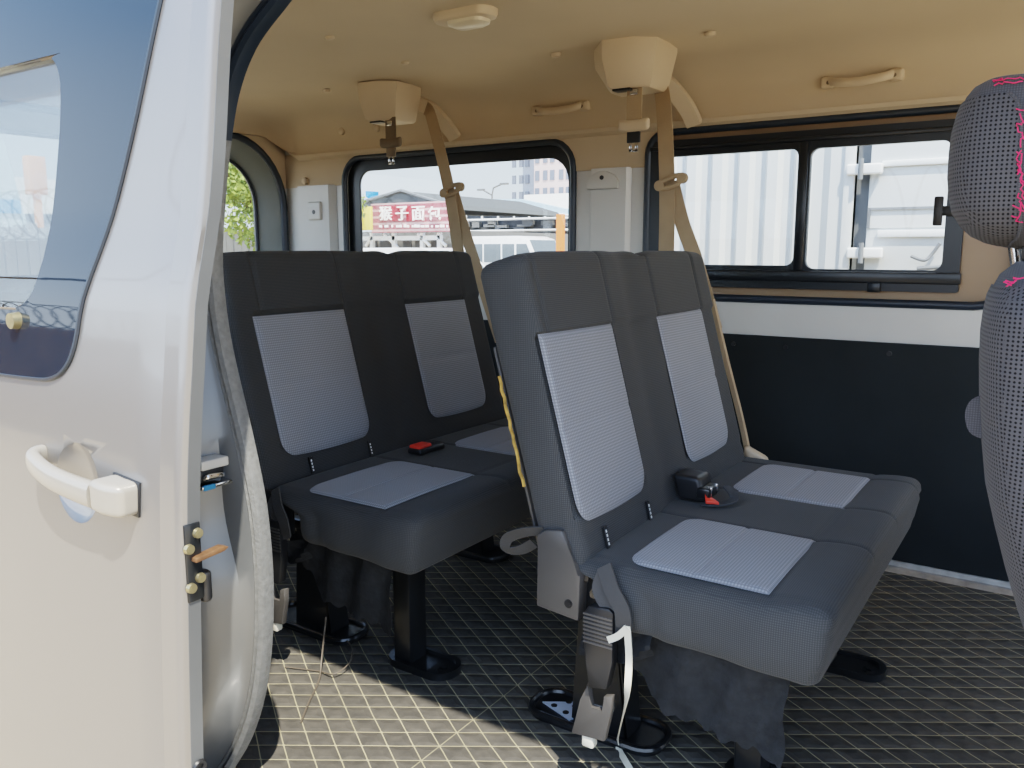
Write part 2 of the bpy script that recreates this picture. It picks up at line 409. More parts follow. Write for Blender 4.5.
# tailgate wall with its window
two = [(.80, -.02), (2.80, -.02), (2.80, 1.62), (.80, 1.62)]
st('wall_rear', plate(two, [TG], .03, lambda a, c, d: (-3.15 + d, a, c)), 'silverin', smooth=False)
wt = bpy.data.objects.new('window_3', None); C.objects.link(wt); wt.location = (-3.15, 1.9, .8); wt['kind'] = 'structure'
obj('rubber_seal', ringtube(rrect(1.098, 2.747, .798, 1.502, (.10, .10, .30, .30), 10), 'x', -3.130, .016), 'rubber', wt)
TP = rrect(1.24, 2.665, .90, 1.42, (.05, .05, .22, .22), 10)
b = B(); ro = rrect(1.11, 2.735, .81, 1.49, (.10, .10, .29, .29), 10)
loft(b, [[Vector((-3.14, a, c)) for a, c in ro], [Vector((-3.235, a, c)) for a, c in TP], [Vector((-3.25, a, c)) for a, c in TP], [Vector((-3.17, a, c)) for a, c in ro]], cap=False)
b2 = [f for f in b.faces]; obj('window_surround', b, 'greyframe', wt)
obj('rubber_trim', ringtube(TP, 'x', -3.232, .008), 'rubber', wt)
obj('glass_pane', plate(TP, [], .004, lambda a, c, d: (-3.24 + d, a, c)), 'glass', wt, smooth=False)

# near side: rear edge of the door opening (seal), jamb and quarter panel
SP = [(-.60, 1.462), (-.80, 1.458), (-.92, 1.43), (-1.026, 1.369), (-1.098, 1.318), (-1.146, 1.25), (-1.176, 1.162), (-1.195, 1.08), (-1.209, 1.0), (-1.210, .93), (-1.196, .831), (-1.149, .662), (-1.125, .541), (-1.122, .396), (-1.147, .239), (-1.20, .11), (-1.285, -.01)]
SPs = smoothpath([Vector((x, .9, z)) for x, z in SP], 5)
i0 = min(range(len(SPs)), key=lambda i: abs(SPs[i].z - 1.18) if SPs[i].x < -1.1 else 9)
sprof = [(-.012, -.014), (.012, -.014), (.015, -.004), (.013, .010), (.004, .014), (0, .010), (-.006, .015), (-.013, .010), (-.015, 0)]
b = B(); sweep(b, [Vector((1.0, .9, 1.462))] + SPs[:i0 + 1], sprof, up=(0, -1, 0)); st('trim_7', b, 'rubber')
b = B(); sweep(b, SPs[i0:], sprof, up=(0, -1, 0)); st('trim_8', b, 'greyseal')
# jamb surface from the seal outwards
JP = [(0.006, .905), (-.010, .885), (-.020, .872), (-.028, .840), (-.050, .812), (-.062, .800), (-.066, .790), (-.085, .788)]
def tang(P, i):
    a = P[max(i - 1, 0)]; c = P[min(i + 1, len(P) - 1)]; return (c - a).normalized()
b = B(); rings = []
for i, p in enumerate(SPs):
    t = tang(SPs, i); n = Vector((t.z, 0, -t.x))          # points into the opening or away
    if i < 5: n = Vector((0, 0, 1)) if False else n
    if n.x > 0 and i > 12: pass
    out = -n if n.x > 0 else n
    if t.x < -.9: out = Vector((0, 0, 1))
    dz = gau((p.z - .56) / 1, .11)                          # recess round the striker
    row = []
    for k, (a, y) in enumerate(JP):
        rec = dz * .030 if 2 <= k <= 5 else 0
        row.append(p + out * (-a + rec) + Vector((0, y - .9, 0)))
    rings.append(row)
loft(b, rings, close=False, cap=False)
bmesh.ops.recalc_face_normals(b, faces=b.faces[:]); bmesh.ops.solidify(b, geom=b.faces[:], thickness=.002)
st('trim_9', b, 'jamb')
# quarter panel with window, outer skin behind the sliding door
QW = rrect(-2.95, -1.30, .84, 1.375, (.08, .08, .12, .10))
edge = [(p.x - .084, p.z) for p in SPs if p.x < -1.0 and p.z < 1.36]
qo = [(-3.2, 1.55), (-1.02, 1.55), (-1.08, 1.44)] + edge + [(-1.4, -.12), (-3.2, -.12)]
st('wall_near', plate(qo, [QW], .012, lambda a, c, d: (a, .797 + d, c)), 'silver', smooth=False)
w4 = bpy.data.objects.new('window_4', None); C.objects.link(w4); w4.location = (-2.1, .77, .84); w4['kind'] = 'structure'
obj('rubber_seal', ringtube(QW, 'y', .800, .010), 'rubber', w4)
obj('glass_pane', plate(QW, [], .004, lambda a, c, d: (a, .797 + d, c)), 'glass', w4, smooth=False)
b = B(); box(b, (-3.1, .80, .0), (-1.30, .93, .80), .01); st('baseboard_near', b, 'door_card')

# ------------------------------------------------------------------ sliding door, slid back along the side
DK = [(-.6, .70), (-.2, .62), (.1, .593), (.32, .60), (.684, .62), (.80, .632), (.86, .640), (.938, .650), (1.062, .679), (1.31, .713), (1.5, .750), (1.7, .81)]
def D(z):
    for (a, p), (c, q) in zip(DK, DK[1:]):
        if z <= c:
            t = (z - a) / (c - a); i = DK.index((a, p))
            m0 = (DK[i + 1][1] - DK[max(i - 1, 0)][1]) / (DK[i + 1][0] - DK[max(i - 1, 0)][0]); j = min(i + 2, len(DK) - 1)
            m1 = (DK[j][1] - p) / (DK[j][0] - a); h = c - a
            return (2 * t ** 3 - 3 * t * t + 1) * p + (t ** 3 - 2 * t * t + t) * h * m0 + (-2 * t ** 3 + 3 * t * t) * q + (t ** 3 - t * t) * h * m1
    return DK[-1][1]
XE = -.920
def dsurf(x, z, o=0):
    y = D(z) + o
    e = XE - x                                  # distance from the front edge
    if e < .044: y -= .006 * min(1, (.044 - e) / .004)
    y += .003 * gau(e - .047, .003)
    if e < .008: y += .006 * (1 - e / .008) ** 2
    return Vector((x, y, z))
door = empty('sliding_door', (-1.4, .66, -.1), 'silver sliding side door with dark glass, slid open at the left of the doorway', 'door')
def doorgrid(x0, x1, z0, z1, oa, ob, nx=None):
    q = B(); xs = [x0 + (x1 - x0) * i / 24 for i in range(25)]
    if x1 >= XE - 1e-6: xs = [x0 + (XE - .05 - x0) * i / 20 for i in range(21)] + [XE - .047, XE - .044, XE - .042, XE - .040, XE - .036, XE - .012, XE - .008, XE - .005, XE - .002, XE]
    zs = [z0 + (z1 - z0) * i / 60 for i in range(61)]
    F = [[q.verts.new(dsurf(x, z, oa)) for x in xs] for z in zs]; G = [[q.verts.new(dsurf(x, z, ob)) for x in xs] for z in zs]
    a, c = len(zs), len(xs)
    for i in range(a - 1):
        for j in range(c - 1):
            q.faces.new((F[i][j], F[i][j + 1], F[i + 1][j + 1], F[i + 1][j])); q.faces.new((G[i][j], G[i + 1][j], G[i + 1][j + 1], G[i][j + 1]))
        q.faces.new((F[i][0], F[i + 1][0], G[i + 1][0], G[i][0])); q.faces.new((F[i][-1], G[i][-1], G[i + 1][-1], F[i + 1][-1]))
    for j in range(c - 1):
        q.faces.new((F[0][j], G[0][j], G[0][j + 1], F[0][j + 1])); q.faces.new((F[-1][j], F[-1][j + 1], G[-1][j + 1], G[-1][j]))
    return q
GO = smoothpath([Vector((x, 0, z)) for x, z in [(-2.2, .808), (-1.50, .806), (-1.30, .808), (-1.235, .814), (-1.198, .835), (-1.178, .870), (-1.163, .93), (-1.134, 1.007), (-1.104, 1.096), (-1.066, 1.214), (-1.035, 1.329), (-1.02, 1.40), (-1.04, 1.44), (-1.09, 1.452)]], 4)
GO = [(p.x, p.z) for p in GO] + [(-2.2, 1.44)]
PO = smoothpath([Vector((x, 0, z)) for x, z in [(-2.1, .908), (-1.42, .908), (-1.345, .913), (-1.305, .932), (-1.287, .97), (-1.279, 1.015), (-1.272, 1.118), (-1.268, 1.20), (-1.275, 1.255), (-1.30, 1.284), (-1.34, 1.289), (-2.1, 1.285)]], 4)
PO = [(p.x, p.z) for p in PO]
def ypr(pl, y0=.4, y1=1.0): return winprism(pl, y0, y1)
b = doorgrid(-2.15, XE, -.25, 1.44, 0, .022)
PI2 = [(x + (.012 if False else 0), z) for x, z in PO]
b = boolean(b, ypr(PO))
# hand recess behind the handle
q = B(); bmesh.ops.create_uvsphere(q, u_segments=32, v_segments=20, radius=1)
hc = dsurf(-1.168, .672)
for v in q.verts: v.co = Vector((hc.x + v.co.x * .062, hc.y - .012 + v.co.y * .029, hc.z + v.co.z * .066))
b = boolean(b, q)
obj('door_panel', b, 'silverdoor', door)
b = B(); loft(b, [[Vector((XE - .002, D(z) + .006, z)), Vector((XE + .0008, D(z) + .007, z)), Vector((XE + .0008, D(z) + .0255, z)), Vector((XE - .002, D(z) + .0255, z))] for z in [-.24 + 1.67 * k / 40 for k in range(41)]]); obj('edge_shade_strip', b, 'jamb', door)  # added strip; shade of the door's edge face is put into its grey
b = doorgrid(-2.18, -1.0, .7, 1.5, -.004, .0005); b = boolean(b, ypr(GO), 'INTERSECT'); b = boolean(b, ypr(PO))
gb = obj('glass_border', b, 'ceramic', door)
b = B(); tube(b, [dsurf(x, z, -.002) for x, z in GO[:-1]], .0035, 6, up=(0, 1, 0)); obj('rubber_trim', b, 'rubber', door)
b = doorgrid(-2.15, -1.2, .85, 1.35, .006, .010); b = boolean(b, ypr(PO), 'INTERSECT'); obj('glass_pane', b, 'tint', door)
b = B(); tube(b, [dsurf(x, z, .002) for x, z in PO[:-4]], .003, 6, up=(0, 1, 0)); obj('pane_trim', b, 'browntongue', door)
kp = dsurf(-1.338, .893); b = B(); cyl(b, kp + Vector((0, .002, 0)), kp + Vector((0, -.016, 0)), .014, 24, .012); obj('round_cap', b, 'brass', door)
kp = dsurf(-1.284, 1.16, .03); b = B(); box(b, kp + Vector((-.009, -.01, -.030)), kp + Vector((.003, .01, .032)), .003); obj('glass_catch', b, 'browntongue', door)
# handle: bar and fixed block
hd = B()
hp = smoothpath([dsurf(-1.258, .698, -.002), dsurf(-1.250, .697, -.018), dsurf(-1.232, .693, -.027), dsurf(-1.18, .683, -.033), dsurf(-1.12, .676, -.032), dsurf(-1.072, .672, -.029)], 6)
rings = []
for i, p in enumerate(hp):
    t = tang(hp, i); s = Vector((0, 0, 1)); w = t.cross(s).normalized(); k = i / (len(hp) - 1)
    hh = .0145 + .004 * k; ww = .009 + .003 * k
    rings.append([p + s * hh * math.copysign(abs(math.sin(a)) ** .75, math.sin(a)) + w * ww * math.copysign(abs(math.cos(a)) ** .75, math.cos(a)) for a in [2 * PI * j / 16 for j in range(16)]])
loft(hd, rings); hnd = obj('door_handle', hd, 'handle', door)
hb = rbox((-1.070, D(.67) - .040, .650), (-1.014, D(.67) + .004, .694), .009, .010, lambda p, n: p + Vector((0, max(0, p.x + 1.04) * .45, (p.x + 1.04) * -.12)))
obj('handle_block', hb, 'handle', hnd)
b = B(); e = [(-1.073, .648), (-1.0125, .644), (-1.0105, .692), (-1.073, .698)]
prism(b, [dsurf(x, z, -.003) for x, z in e], (0, .004, 0), .001); obj('handle_gasket', b, 'blackplastic', hnd)
# latch plate with bolts on the door's edge face
lt = B(); box(lt, (XE - .001, D(.6) + .003, .545), (XE + .0035, D(.6) + .026, .650), .001); lo_ = obj('door_latch', lt, 'blackmetal', door)
for yy, zz in ((D(.6) + .021, .636), (D(.6) + .007, .618), (D(.6) + .021, .575), (D(.6) + .007, .565)):
    b = B(); cyl(b, (XE + .002, yy, zz), (XE + .008, yy, zz), .0072, 18, .0062); cyl(b, (XE + .008, yy, zz), (XE + .0085, yy, zz), .004, 6)
    obj('bolt', b, 'brass', lo_)
b = B(); prism(b, [(XE, .625, .600), (XE, .668, .603), (XE, .676, .607), (XE, .668, .610), (XE, .625, .606)], (.014, 0, 0), .001); obj('latch_tongue', b, 'rust', lo_)
b = rbox((XE - .015, .640, .535), (XE + .004, .656, .580), .007, .008); obj('rubber_buffer', b, 'blackplastic', lo_)
b = B(); tube(b, [Vector((XE + .002, .618 + .008 * math.cos(a), .310 + .009 * math.sin(a))) for a in [k / 12 * 2 * PI for k in range(12)]], .0035, 6, True, up=(1, 0, 0)); cyl(b, (XE - .001, .618, .310), (XE + .001, .618, .310), .009, 18)
obj('hole_plug', b, 'blackplastic', door)
# striker in the jamb, upper guide bracket
stx = -1.155
sk = empty('striker_latch', (stx, .84, .60), 'metal striker latch with a blue edge set in the door jamb', 'latch')
b = rbox((stx - .03, .815, .642), (stx + .004, .868, .658), .003, .008); obj('cover', b, 'silverin', sk)
b = B(); box(b, (stx - .03, .815, .622), (stx - .002, .862, .642), .003); obj('housing', b, 'blackplastic', sk)
for k in range(7): pass
b = B(); box(b, (stx - .03, .812, .610), (stx + .006, .872, .617), .002); lk = obj('striker_plate', b, 'chrome', sk)
b = B(); box(b, (stx + .002, .814, .6095), (stx + .008, .836, .618), .001); obj('blue_edge', b, 'blue', lk)
b = B(); tube(b, smoothpath([(stx, .82, .628), (stx + .006, .825, .632), (stx + .006, .85, .630), (stx, .855, .628)], 5), .004, 8); obj('striker_bar', b, 'chrome', sk)
gk = empty('guide_bracket', (-1.07, .80, 1.24), 'dark upper guide bracket on the door jamb near the roof', 'bracket')
p0 = Y(213, 45, .80); p1 = Y(205, 110, .80)
b = B(); sweep(b, smoothpath([p0 + Vector((-.02, 0, 0)), p0, p0.lerp(p1, .3), p0.lerp(p1, .7), p1, p1 + Vector((-.02, 0, -.01))], 4), rect(.014, .02), up=(0, 1, 0)); obj('bracket_arm', b, 'blackmetal', gk)
b = B(); box(b, p0.lerp(p1, .35) + Vector((-.006, -.014, -.01)), p0.lerp(p1, .35) + Vector((.012, .01, .008)), .003); obj('bracket_clip', b, 'blackplastic', gk); b = B(); box(b, p1 + Vector((-.006, -.014, -.01)), p1 + Vector((.012, .01, .012)), .003); obj('bracket_clip', b, 'blackplastic', gk)
b = B(); q_ = p1 + Vector((.002, -.01, -.035)); cyl(b, q_, q_ + Vector((.0, -.018, 0)), .013, 18); obj('bolt', b, 'blackmetal', gk)
p = Y(197, -2, .80)
b = rbox(p + Vector((-.015, -.01, -.012)), p + Vector((.025, .02, .012)), .008, .01); tp = obj('rubber_buffer', b, 'blackplastic', base=p); tp['label'] = 'small black rubber buffer at the top of the door jamb'; tp['category'] = 'buffer'

# ------------------------------------------------------------------ benches
def make_bench(dx, yn, yf, nb, fb, nc, fc, label, first, cdx=0, pb=.055, ptop=.402):
    """dx shift along the van; yn..yf width; nb/fb near and far backrest panels, nc/fc cushion panels (y ranges)"""
    root = empty('bench_seat', (-.55 + dx, (yn + yf) / 2, 0), label, 'bench seat', 'two-place bench seats in the van')
    # cushion
    xb, xf, zb, zt = -.715 + dx + cdx, -.245 + dx + cdx, .334, .450
    xi0, xi1 = -.612 + dx + cdx, -.356 + dx + cdx
    seams = [nc[0], nc[1], fc[0], fc[1]]
    def dc(p, n):
        q = p.copy(); kx = (p.x - xb) / (xf - xb)
        if n.z > .5:
            q.z += .006 * math.sin(PI * min(max((p.y - yn) / (yf - yn), 0), 1)) ** .4
            q.z -= .0045 * gau(p.x - xi1 - .004, .004)
            for s in seams:
                q.z -= .0045 * gau(p.y - s, .004)
            q.z += .006 * gau(p.x - xf + .05, .05)
        if n.z < -.5:
            q.z -= .014 * kx * kx
        if n.y < -.4 or n.y > .4: q.y += .003 * math.sin(p.x * 40) * (1 if n.y < 0 else -1) - .006 * math.sin(PI * (p.z - zb) / (zt - zb)) * (1 if n.y < 0 else -1)
        if n.x > .5: q.x -= .004 * gau(p.z - zt + .03, .004)
        q.x -= (zt - p.z) * .18 * kx
        d_ = min(1, max(0, (zt - .012 - p.z) / .035)); q.x += .115 * d_ * d_ * (3 - 2 * d_) * max(0, 1 - kx / .45)
        # rear lower edge rises toward the recliner
        return q
    cu = obj('seat', rbox((xb, yn, zb), (xf, yf, zt), .030, (.009, .006, .012), dc), 'fabric', root)
    def patch(mapf, name, parent, mid, corners):
        """padded panel from a param square; corners: which get rounded (bl,br,tr,tl) radius in param"""
        q = B(); n = 36; V = []
        for i in range(n + 1):
            row = []
            for j in range(n + 1):
                a, c = i / n, j / n
                # pull corners in
                x, y = a * 2 - 1, c * 2 - 1
                ci = (0 if y < 0 else 3) if x < 0 else (1 if y < 0 else 2)
                r = corners[ci]
                if r > 0:
                    ax_, ay_ = max(abs(x) - (1 - r), 0) / r, max(abs(y) - (1 - r), 0) / r
                    m = max(ax_, ay_)
                    if m > 0 and (ax_ > 0 and ay_ > 0):
                        L = math.hypot(ax_, ay_); f = m / L
                        x = math.copysign((1 - r) + ax_ * f * r, x); y = math.copysign((1 - r) + ay_ * f * r, y)
                ed = 1 - max(abs(a * 2 - 1), abs(c * 2 - 1))
                h = -.002 + .0055 * min(1, ed / .06) ** .6
                h -= .0026 * gau((mid(a, c)), .016) * min(1, ed / .06)
                row.append(q.verts.new(mapf((x + 1) / 2, (y + 1) / 2, h)))
            V.append(row)
        for i in range(n):
            for j in range(n): q.faces.new((V[i][j], V[i + 1][j], V[i + 1][j + 1], V[i][j + 1]))
        return obj(name, q, 'panel', parent, label='pale grey woven panel')
    for y0, y1 in (nc, fc):
        patch(lambda a, c, h: Vector((xi0 + (xi1 - xi0) * a + (.012 * (1 - a)) * 0, y0 + (y1 - y0) * c, zt + .0055 + h + .002 * math.sin(PI * c))), 'seat_panel', cu, lambda a, c: a - .5, (.30, 0, 0, .30))
    # backrest: local frame s up the back, t toward the front
    U = Vector((-.2633, 0, .9647)); T = Vector((.9647, 0, .2633)); O = Vector((-.675 + dx, 0, .463))
    def W(y, s, t): return O + U * s + T * t + Vector((0, y, 0))
    bseam = [nb[0] + .004, nb[1], fb[0], fb[1]]; ym = (nb[1] + fb[0]) / 2; yfb = yf - .035
    def db(p, n):      # p = (y, s, t)
        y, s, t = p.x, p.y, p.z
        k = min(max(s / .55, 0), 1)
        if n.z > .3:
            t += .006 * math.sin(PI * min(max((y - yn) / (yfb - yn), 0), 1)) ** .5 * k
            if s > .40:
                for q in bseam[1:]: t -= .006 * gau(y - q, .005)
                t -= .004 * gau(y - bseam[0] - .02, .005)
                t += .006
            t -= .008 * gau(y - ym, .05)
            for (a0, a1) in (nb, fb):
                if a0 < y < a1 and .07 < s < .4: t -= .006
            t -= .006 * gau(s - .035, .010) * .4
        if n.y > .4: s -= .010 * gau(y - bseam[2] + .01, .03) ; 
        if n.y > .2: s -= .012 * max(0, abs((y - (yn + yfb) / 2) / ((yfb - yn) / 2)) - .8) ** 1 * 2
        if n.z < -.3: t -= .008 * k
        y = ym + (y - ym) * (1 - .012 * k)
        return W(y, s, t)
    bk = obj('backrest', rbox((yn, -.035, -.095), (yfb, .558, 0), .026, (.006, .009, .012), db), 'fabric', root)
    for (y0, y1), tp in ((nb, ptop), (fb, ptop)):
        patch(lambda a, c, h: W(y0 + (y1 - y0) * a + (.5 - a) * .0, pb + (tp - pb) * c + (-.006 * math.sin(PI * a) if c < .05 else 0), h + .004), 'backrest_panel', bk, lambda a, c: c - .50, (.25, .25, 0, 0))
    for yy in (nb[0] + .075, nb[1] - .02):
        b = B(); c0 = W(yy, .005, .004); prism(b, [W(yy - .006, -.012, .003), W(yy + .006, -.012, .003), W(yy + .006, .030, .004), W(yy - .006, .030, .004)], T * .003); tg = obj('fabric_tag', b, 'blackplastic', bk)
        b = B()
        for k in range(4): prism(b, [W(yy - .002, -.006 + k * .008, .007), W(yy + .002, -.006 + k * .008, .007), W(yy + .002, -.001 + k * .008, .007), W(yy - .002, -.001 + k * .008, .007)], T * .0005)
        obj('tag_marks', b, 'white', tg)
    # back board
    b = B(); prism(b, [W(yn + .02, -.05, -.104), W(yfb - .02, -.05, -.104), W(yfb - .02, .40, -.104), W(yn + .02, .40, -.104)], T * -.006, .002); obj('back_board', b, 'plastic', bk)
    if first:
        b = B(); V = []
        pts = [W(yn + .006, .345 - .014 * k, -.098 - .005 * random.random()) for k in range(16)]
        sweep(b, pts, rect(.0045, .004), up=(0, 1, 0)); obj('torn_edge', b, 'foam', bk)
    # recliner cover (near side) and its inner return
    f = lambda u, v, y=1.235: Y(u, v, y) + Vector((dx, yn - 1.245, 0))
    b = B(); out = [f(537, 535), f(545, 530), f(562, 531), f(567, 545), f(571, 560), f(580, 577), f(578, 622), f(536, 606)]
    prism(b, out, (0, .045, 0), .004); rc = obj('recliner_cover', b, 'plastic', root)
    b = B(); prism(b, [f(571, 555, 1.25), f(590, 570, 1.25), f(588, 583, 1.25), f(580, 580, 1.25), f(579, 622, 1.25)], (0, .05, 0), .003); obj('cover_flange', b, 'blackplastic', rc)
    b = B(); c0 = f(568, 604, 1.2335); cyl(b, c0, c0 + Vector((0, .006, 0)), .008, 18); cyl(b, c0 + Vector((0, -.001, 0)), c0 + Vector((0, .004, 0)), .0055, 18); obj('screw_hole', b, 'blackplastic', rc)
    b = B(); a0 = f(594, 594, 1.25); cyl(b, a0, a0 + Vector((0, .03, 0)), .010, 6); cyl(b, a0 + Vector((0, -.006, 0)), a0, .006, 12); obj('hinge_bolt', b, 'chrome', root)
    b = B(); box(b, (a0.x - .035, a0.y + .014, a0.z - .05), (a0.x + .05, a0.y + .022, a0.z + .03), .003); obj('hinge_plate', b, 'blackmetal', root)
    # grey pull strap looping behind the recliner
    b = B(); sweep(b, smoothpath([f(545, 531, 1.25), f(525, 532, 1.25), f(508, 538, 1.26), f(506, 549, 1.27), f(520, 550, 1.28), f(534, 543, 1.28)], 5), rect(.022, .003), up=(0, 1, .6)); obj('pull_strap', b, 'greytape', root)
    # belt webbing bunch and tether latch
    b = B(); sweep(b, smoothpath([f(604, 566, 1.24), f(612, 590, 1.225), f(622, 610, 1.22), f(624, 628, 1.225)], 5), rect(.030, .004), up=(0, -1, .1)); sweep(b, smoothpath([f(606, 572, 1.245), f(600, 590, 1.235), f(612, 612, 1.23), f(618, 632, 1.235)], 5), rect(.028, .004), up=(.3, -1, .1)); obj('belt_webbing', b, 'greytape', root)
    b = B(); pts = [f(584, 612, 1.222), f(588, 606, 1.222), f(608, 609, 1.222), f(613, 614, 1.222), f(612, 664, 1.222), f(606, 690, 1.222), f(588, 688, 1.222), f(586, 664, 1.222), f(583, 640, 1.222)]
    prism(b, pts, (0, .022, 0), .003); tl = obj('tether_latch', b, 'blackplastic', root)
    b = B()
    for k in range(8): c0 = f(598, 617 + k * 4, 1.2215); box(b, c0 + Vector((-.030, -.001, -.0022)), c0 + Vector((.028, .002, .0022)), .0008)
    obj('grip_ribs', b, 'plastic', tl)
    b = B(); pts = [f(588, 682, 1.232), f(590, 708, 1.232), f(603, 712, 1.232), f(603, 697, 1.232), f(612, 697, 1.232), f(611, 712, 1.232), f(604, 742, 1.232), f(571, 733, 1.232), f(580, 700, 1.232)]
    prism(b, pts, (0, .014, 0), .002); obj('latch_hook', b, 'plastic', tl)
    b = B(); box(b, f(587, 738, 1.235) + Vector((-.012, 0, -.02)), f(587, 738, 1.235) + Vector((.012, .02, .010)), .004); obj('nylon_tip', b, 'whitestrap', tl)
    # legs and floor trays, near and far
    for side, ys in ((0, yn + .215), (1, yf - .16)):
        # rear tray under the recliner
        x0, x1 = -.905 + dx, -.600 + dx
        ring = rrect(x0, x1, ys - .055, ys + .055, .045, 6)
        b = B(); loft(b, [[Vector((x, y, z)) for x, y in r_] for r_, z in ((ring, 0), (ring, .012))]); box(b, (0, 0, 0), (0, 0, 0)) if False else None
        foot = obj('floor_bracket', b, 'blackmetal', root)
        b = B(); tube(b, [Vector((x, y, .014)) for x, y in ring], .008, 8, True); obj('rim', b, 'blackmetal', foot)
        if first:
            b = B(); prism(b, [(x0 + .02, ys - .01, .013), (x0 + .105, ys - .040, .013), (x0 + .13, ys + .02, .013), (x0 + .09, ys + .035, .013)], (0, 0, .003)); pf = obj('perforated_plate', b, 'perf', foot)
            b = B()
            for hx, hy in ((.05, -.01), (.085, -.02), (.09, .012), (.115, -.005), (.07, .02)): cyl(b, (x0 + hx, ys + hy, .0155), (x0 + hx, ys + hy, .0172), .007, 14)
            obj('hole', b, 'blackplastic', pf)
        b = B(); prism(b, [(-.80 + dx, ys - .03, .012), (-.67 + dx, ys - .03, .012), (-.71 + dx, ys - .03, .335), (-.78 + dx, ys - .03, .335)], (0, .006, 0)); prism(b, [(-.80 + dx, ys + .03, .012), (-.67 + dx, ys + .03, .012), (-.71 + dx, ys + .03, .335), (-.78 + dx, ys + .03, .335)], (0, .006, 0)); prism(b, [(-.675 + dx, ys - .03, .012), (-.668 + dx, ys - .03, .012), (-.705 + dx, ys - .03, .335), (-.712 + dx, ys - .03, .335)], (0, .064, 0))
        obj('leg', b, 'blackmetal', root)
        # front leg with an oval foot
        ring = rrect(-.470 + dx, -.278 + dx, ys - .055, ys + .045, .045, 6); ring2 = [((x + .375 - dx) * .86 - .375 + dx, (y - ys) * .78 + ys) for x, y in ring]
        b = B(); loft(b, [[Vector((x, y, z)) for x, y in r_] for r_, z in ((ring, 0), (ring, .010), (ring, .018), (ring2, .018), (ring2, .009))]); foot = obj('floor_bracket', b, 'blackmetal', root)
        b = B(); cyl(b, (-.315 + dx, ys - .005, .009), (-.315 + dx, ys - .005, .016), .012, 6); cyl(b, (-.315 + dx, ys - .005, .008), (-.315 + dx, ys - .005, .0105), .018, 20); obj('bolt', b, 'blackmetal', foot)
        b = B(); loft(b, [[Vector((x, y, z)) for x, y in rrect(-.448 + dx + k, -.395 + dx + k, ys - .035, ys + .03, .006, 2)] for z, k in ((.010, .0), (.05, 0), (.345, .0))]); obj('leg', b, 'blackmetal', root)
    b = B(); box(b, (-.72 + dx, yn + .10, .318), (-.30 + dx, yn + .13, .342), .004); box(b, (-.72 + dx, yf - .13, .318), (-.30 + dx, yf - .10, .342), .004); box(b, (-.34 + dx, yn + .10, .318), (-.31 + dx, yf - .10, .340), .004); box(b, (-.72 + dx, yn + .10, .318), (-.69 + dx, yf - .10, .340), .004)
    obj('seat_frame', b, 'blackmetal', root)
    # cloth skirt hanging under the near edge
    b = B(); n = 40; V = []
    for i in range(n + 1):
        k = i / n; x = -.655 + dx + k * .335
        low = (.335 - .125 * min(1, k / .35) if k < .35 else .21) - .05 * k + .006 * math.sin(k * 60) + .004 * random.random()
        if k > .93: low -= .004
        top = .348 - .012 * k
        V.append([b.verts.new((x + .004 * math.sin(j * 1.3), yn + .030 + .008 * math.sin(k * 21 + j * .3) + .010 * j / 8, top + (low - top) * j / 8)) for j in range(9)])
    for i in range(n):
        for j in range(8): b.faces.new((V[i][j], V[i + 1][j], V[i + 1][j + 1], V[i][j + 1]))
    bmesh.ops.solidify(b, geom=b.faces[:], thickness=.002); obj('cloth_skirt', b, 'skirt', root)
    b = B(); n = 14; V = []
    for i in range(n + 1):
        k = i / n; x = -.685 + dx + k * .14
        V.append([b.verts.new((x, yn + .012 + .010 * math.sin(k * 9 + j), .345 - .012 * math.sin(k * PI) - (.075 - .03 * k) * j / 5)) for j in range(6)])
    for i in range(n):
        for j in range(5): b.faces.new((V[i][j], V[i + 1][j], V[i + 1][j + 1], V[i][j + 1]))
    bmesh.ops.solidify(b, geom=b.faces[:], thickness=.002); obj('loose_cloth', b, 'skirt', root)
    return root, W
front, WF = make_bench(0, 1.245, 2.18, (1.252, 1.536), (1.764, 2.038), (1.278, 1.575), (1.815, 2.095), 'front bench seat nearest the doorway, charcoal cloth with grey panels', True)
rear, WR = make_bench(-.850, 1.245, 2.30, (1.315, 1.620), (1.870, 2.163), (1.270, 1.595), (1.814, 2.11), 'rear bench seat standing behind the other one, charcoal cloth with grey panels', False, .035, .045, .392)

# belt buckles between the cushions
def buckle(name, p, label, hood):
    e = empty(name, p, label, 'buckle', None); p = Vector(p)
    if hood:
        b = rbox(p + Vector((-.045, -.005, .0)), p + Vector((.018, .065, .055)), .010, .012, lambda q, n: q + Vector((-(q.z - p.z) * .3, 0, 0))); obj('housing', b, 'blackplastic', e)
        b = B(); box(b, p + Vector((.0, -.012, .012)), p + Vector((.028, .05, .034)), .003); obj('slot_frame', b, 'blackmetal', e)
        b = B(); box(b, p + Vector((.022, .0, .016)), p + Vector((.0295, .006, .036)), .001); obj('chrome_rib', b, 'chrome', e); b = B(); box(b, p + Vector((.022, .034, .016)), p + Vector((.0295, .040, .036)), .001); obj('chrome_rib', b, 'chrome', e)
        b = B(); sweep(b, smoothpath([p + Vector((.01, -.01, .0)), p + Vector((.05, .0, .004)), p + Vector((.07, .03, .012)), p + Vector((.045, .05, .03))], 5), rect(.020, .004), up=(0, 0, 1)); obj('webbing', b, 'skirt', e)
        b = B(); prism(b, [p + Vector((.025, -.022, .006)), p + Vector((.052, -.014, .006)), p + Vector((.026, .004, .010)), p + Vector((.018, -.010, .022))], (0, 0, .006), .001); obj('release_button', b, 'red', e)
    else:
        b = rbox(p + Vector((-.02, -.03, -.004)), p + Vector((.028, .075, .012)), .006, .012); obj('housing', b, 'blackplastic', e)
        b = rbox(p + Vector((-.018, -.025, .004)), p + Vector((.020, .028, .020)), .005, .010); obj('release_button', b, 'red', e)
    return e
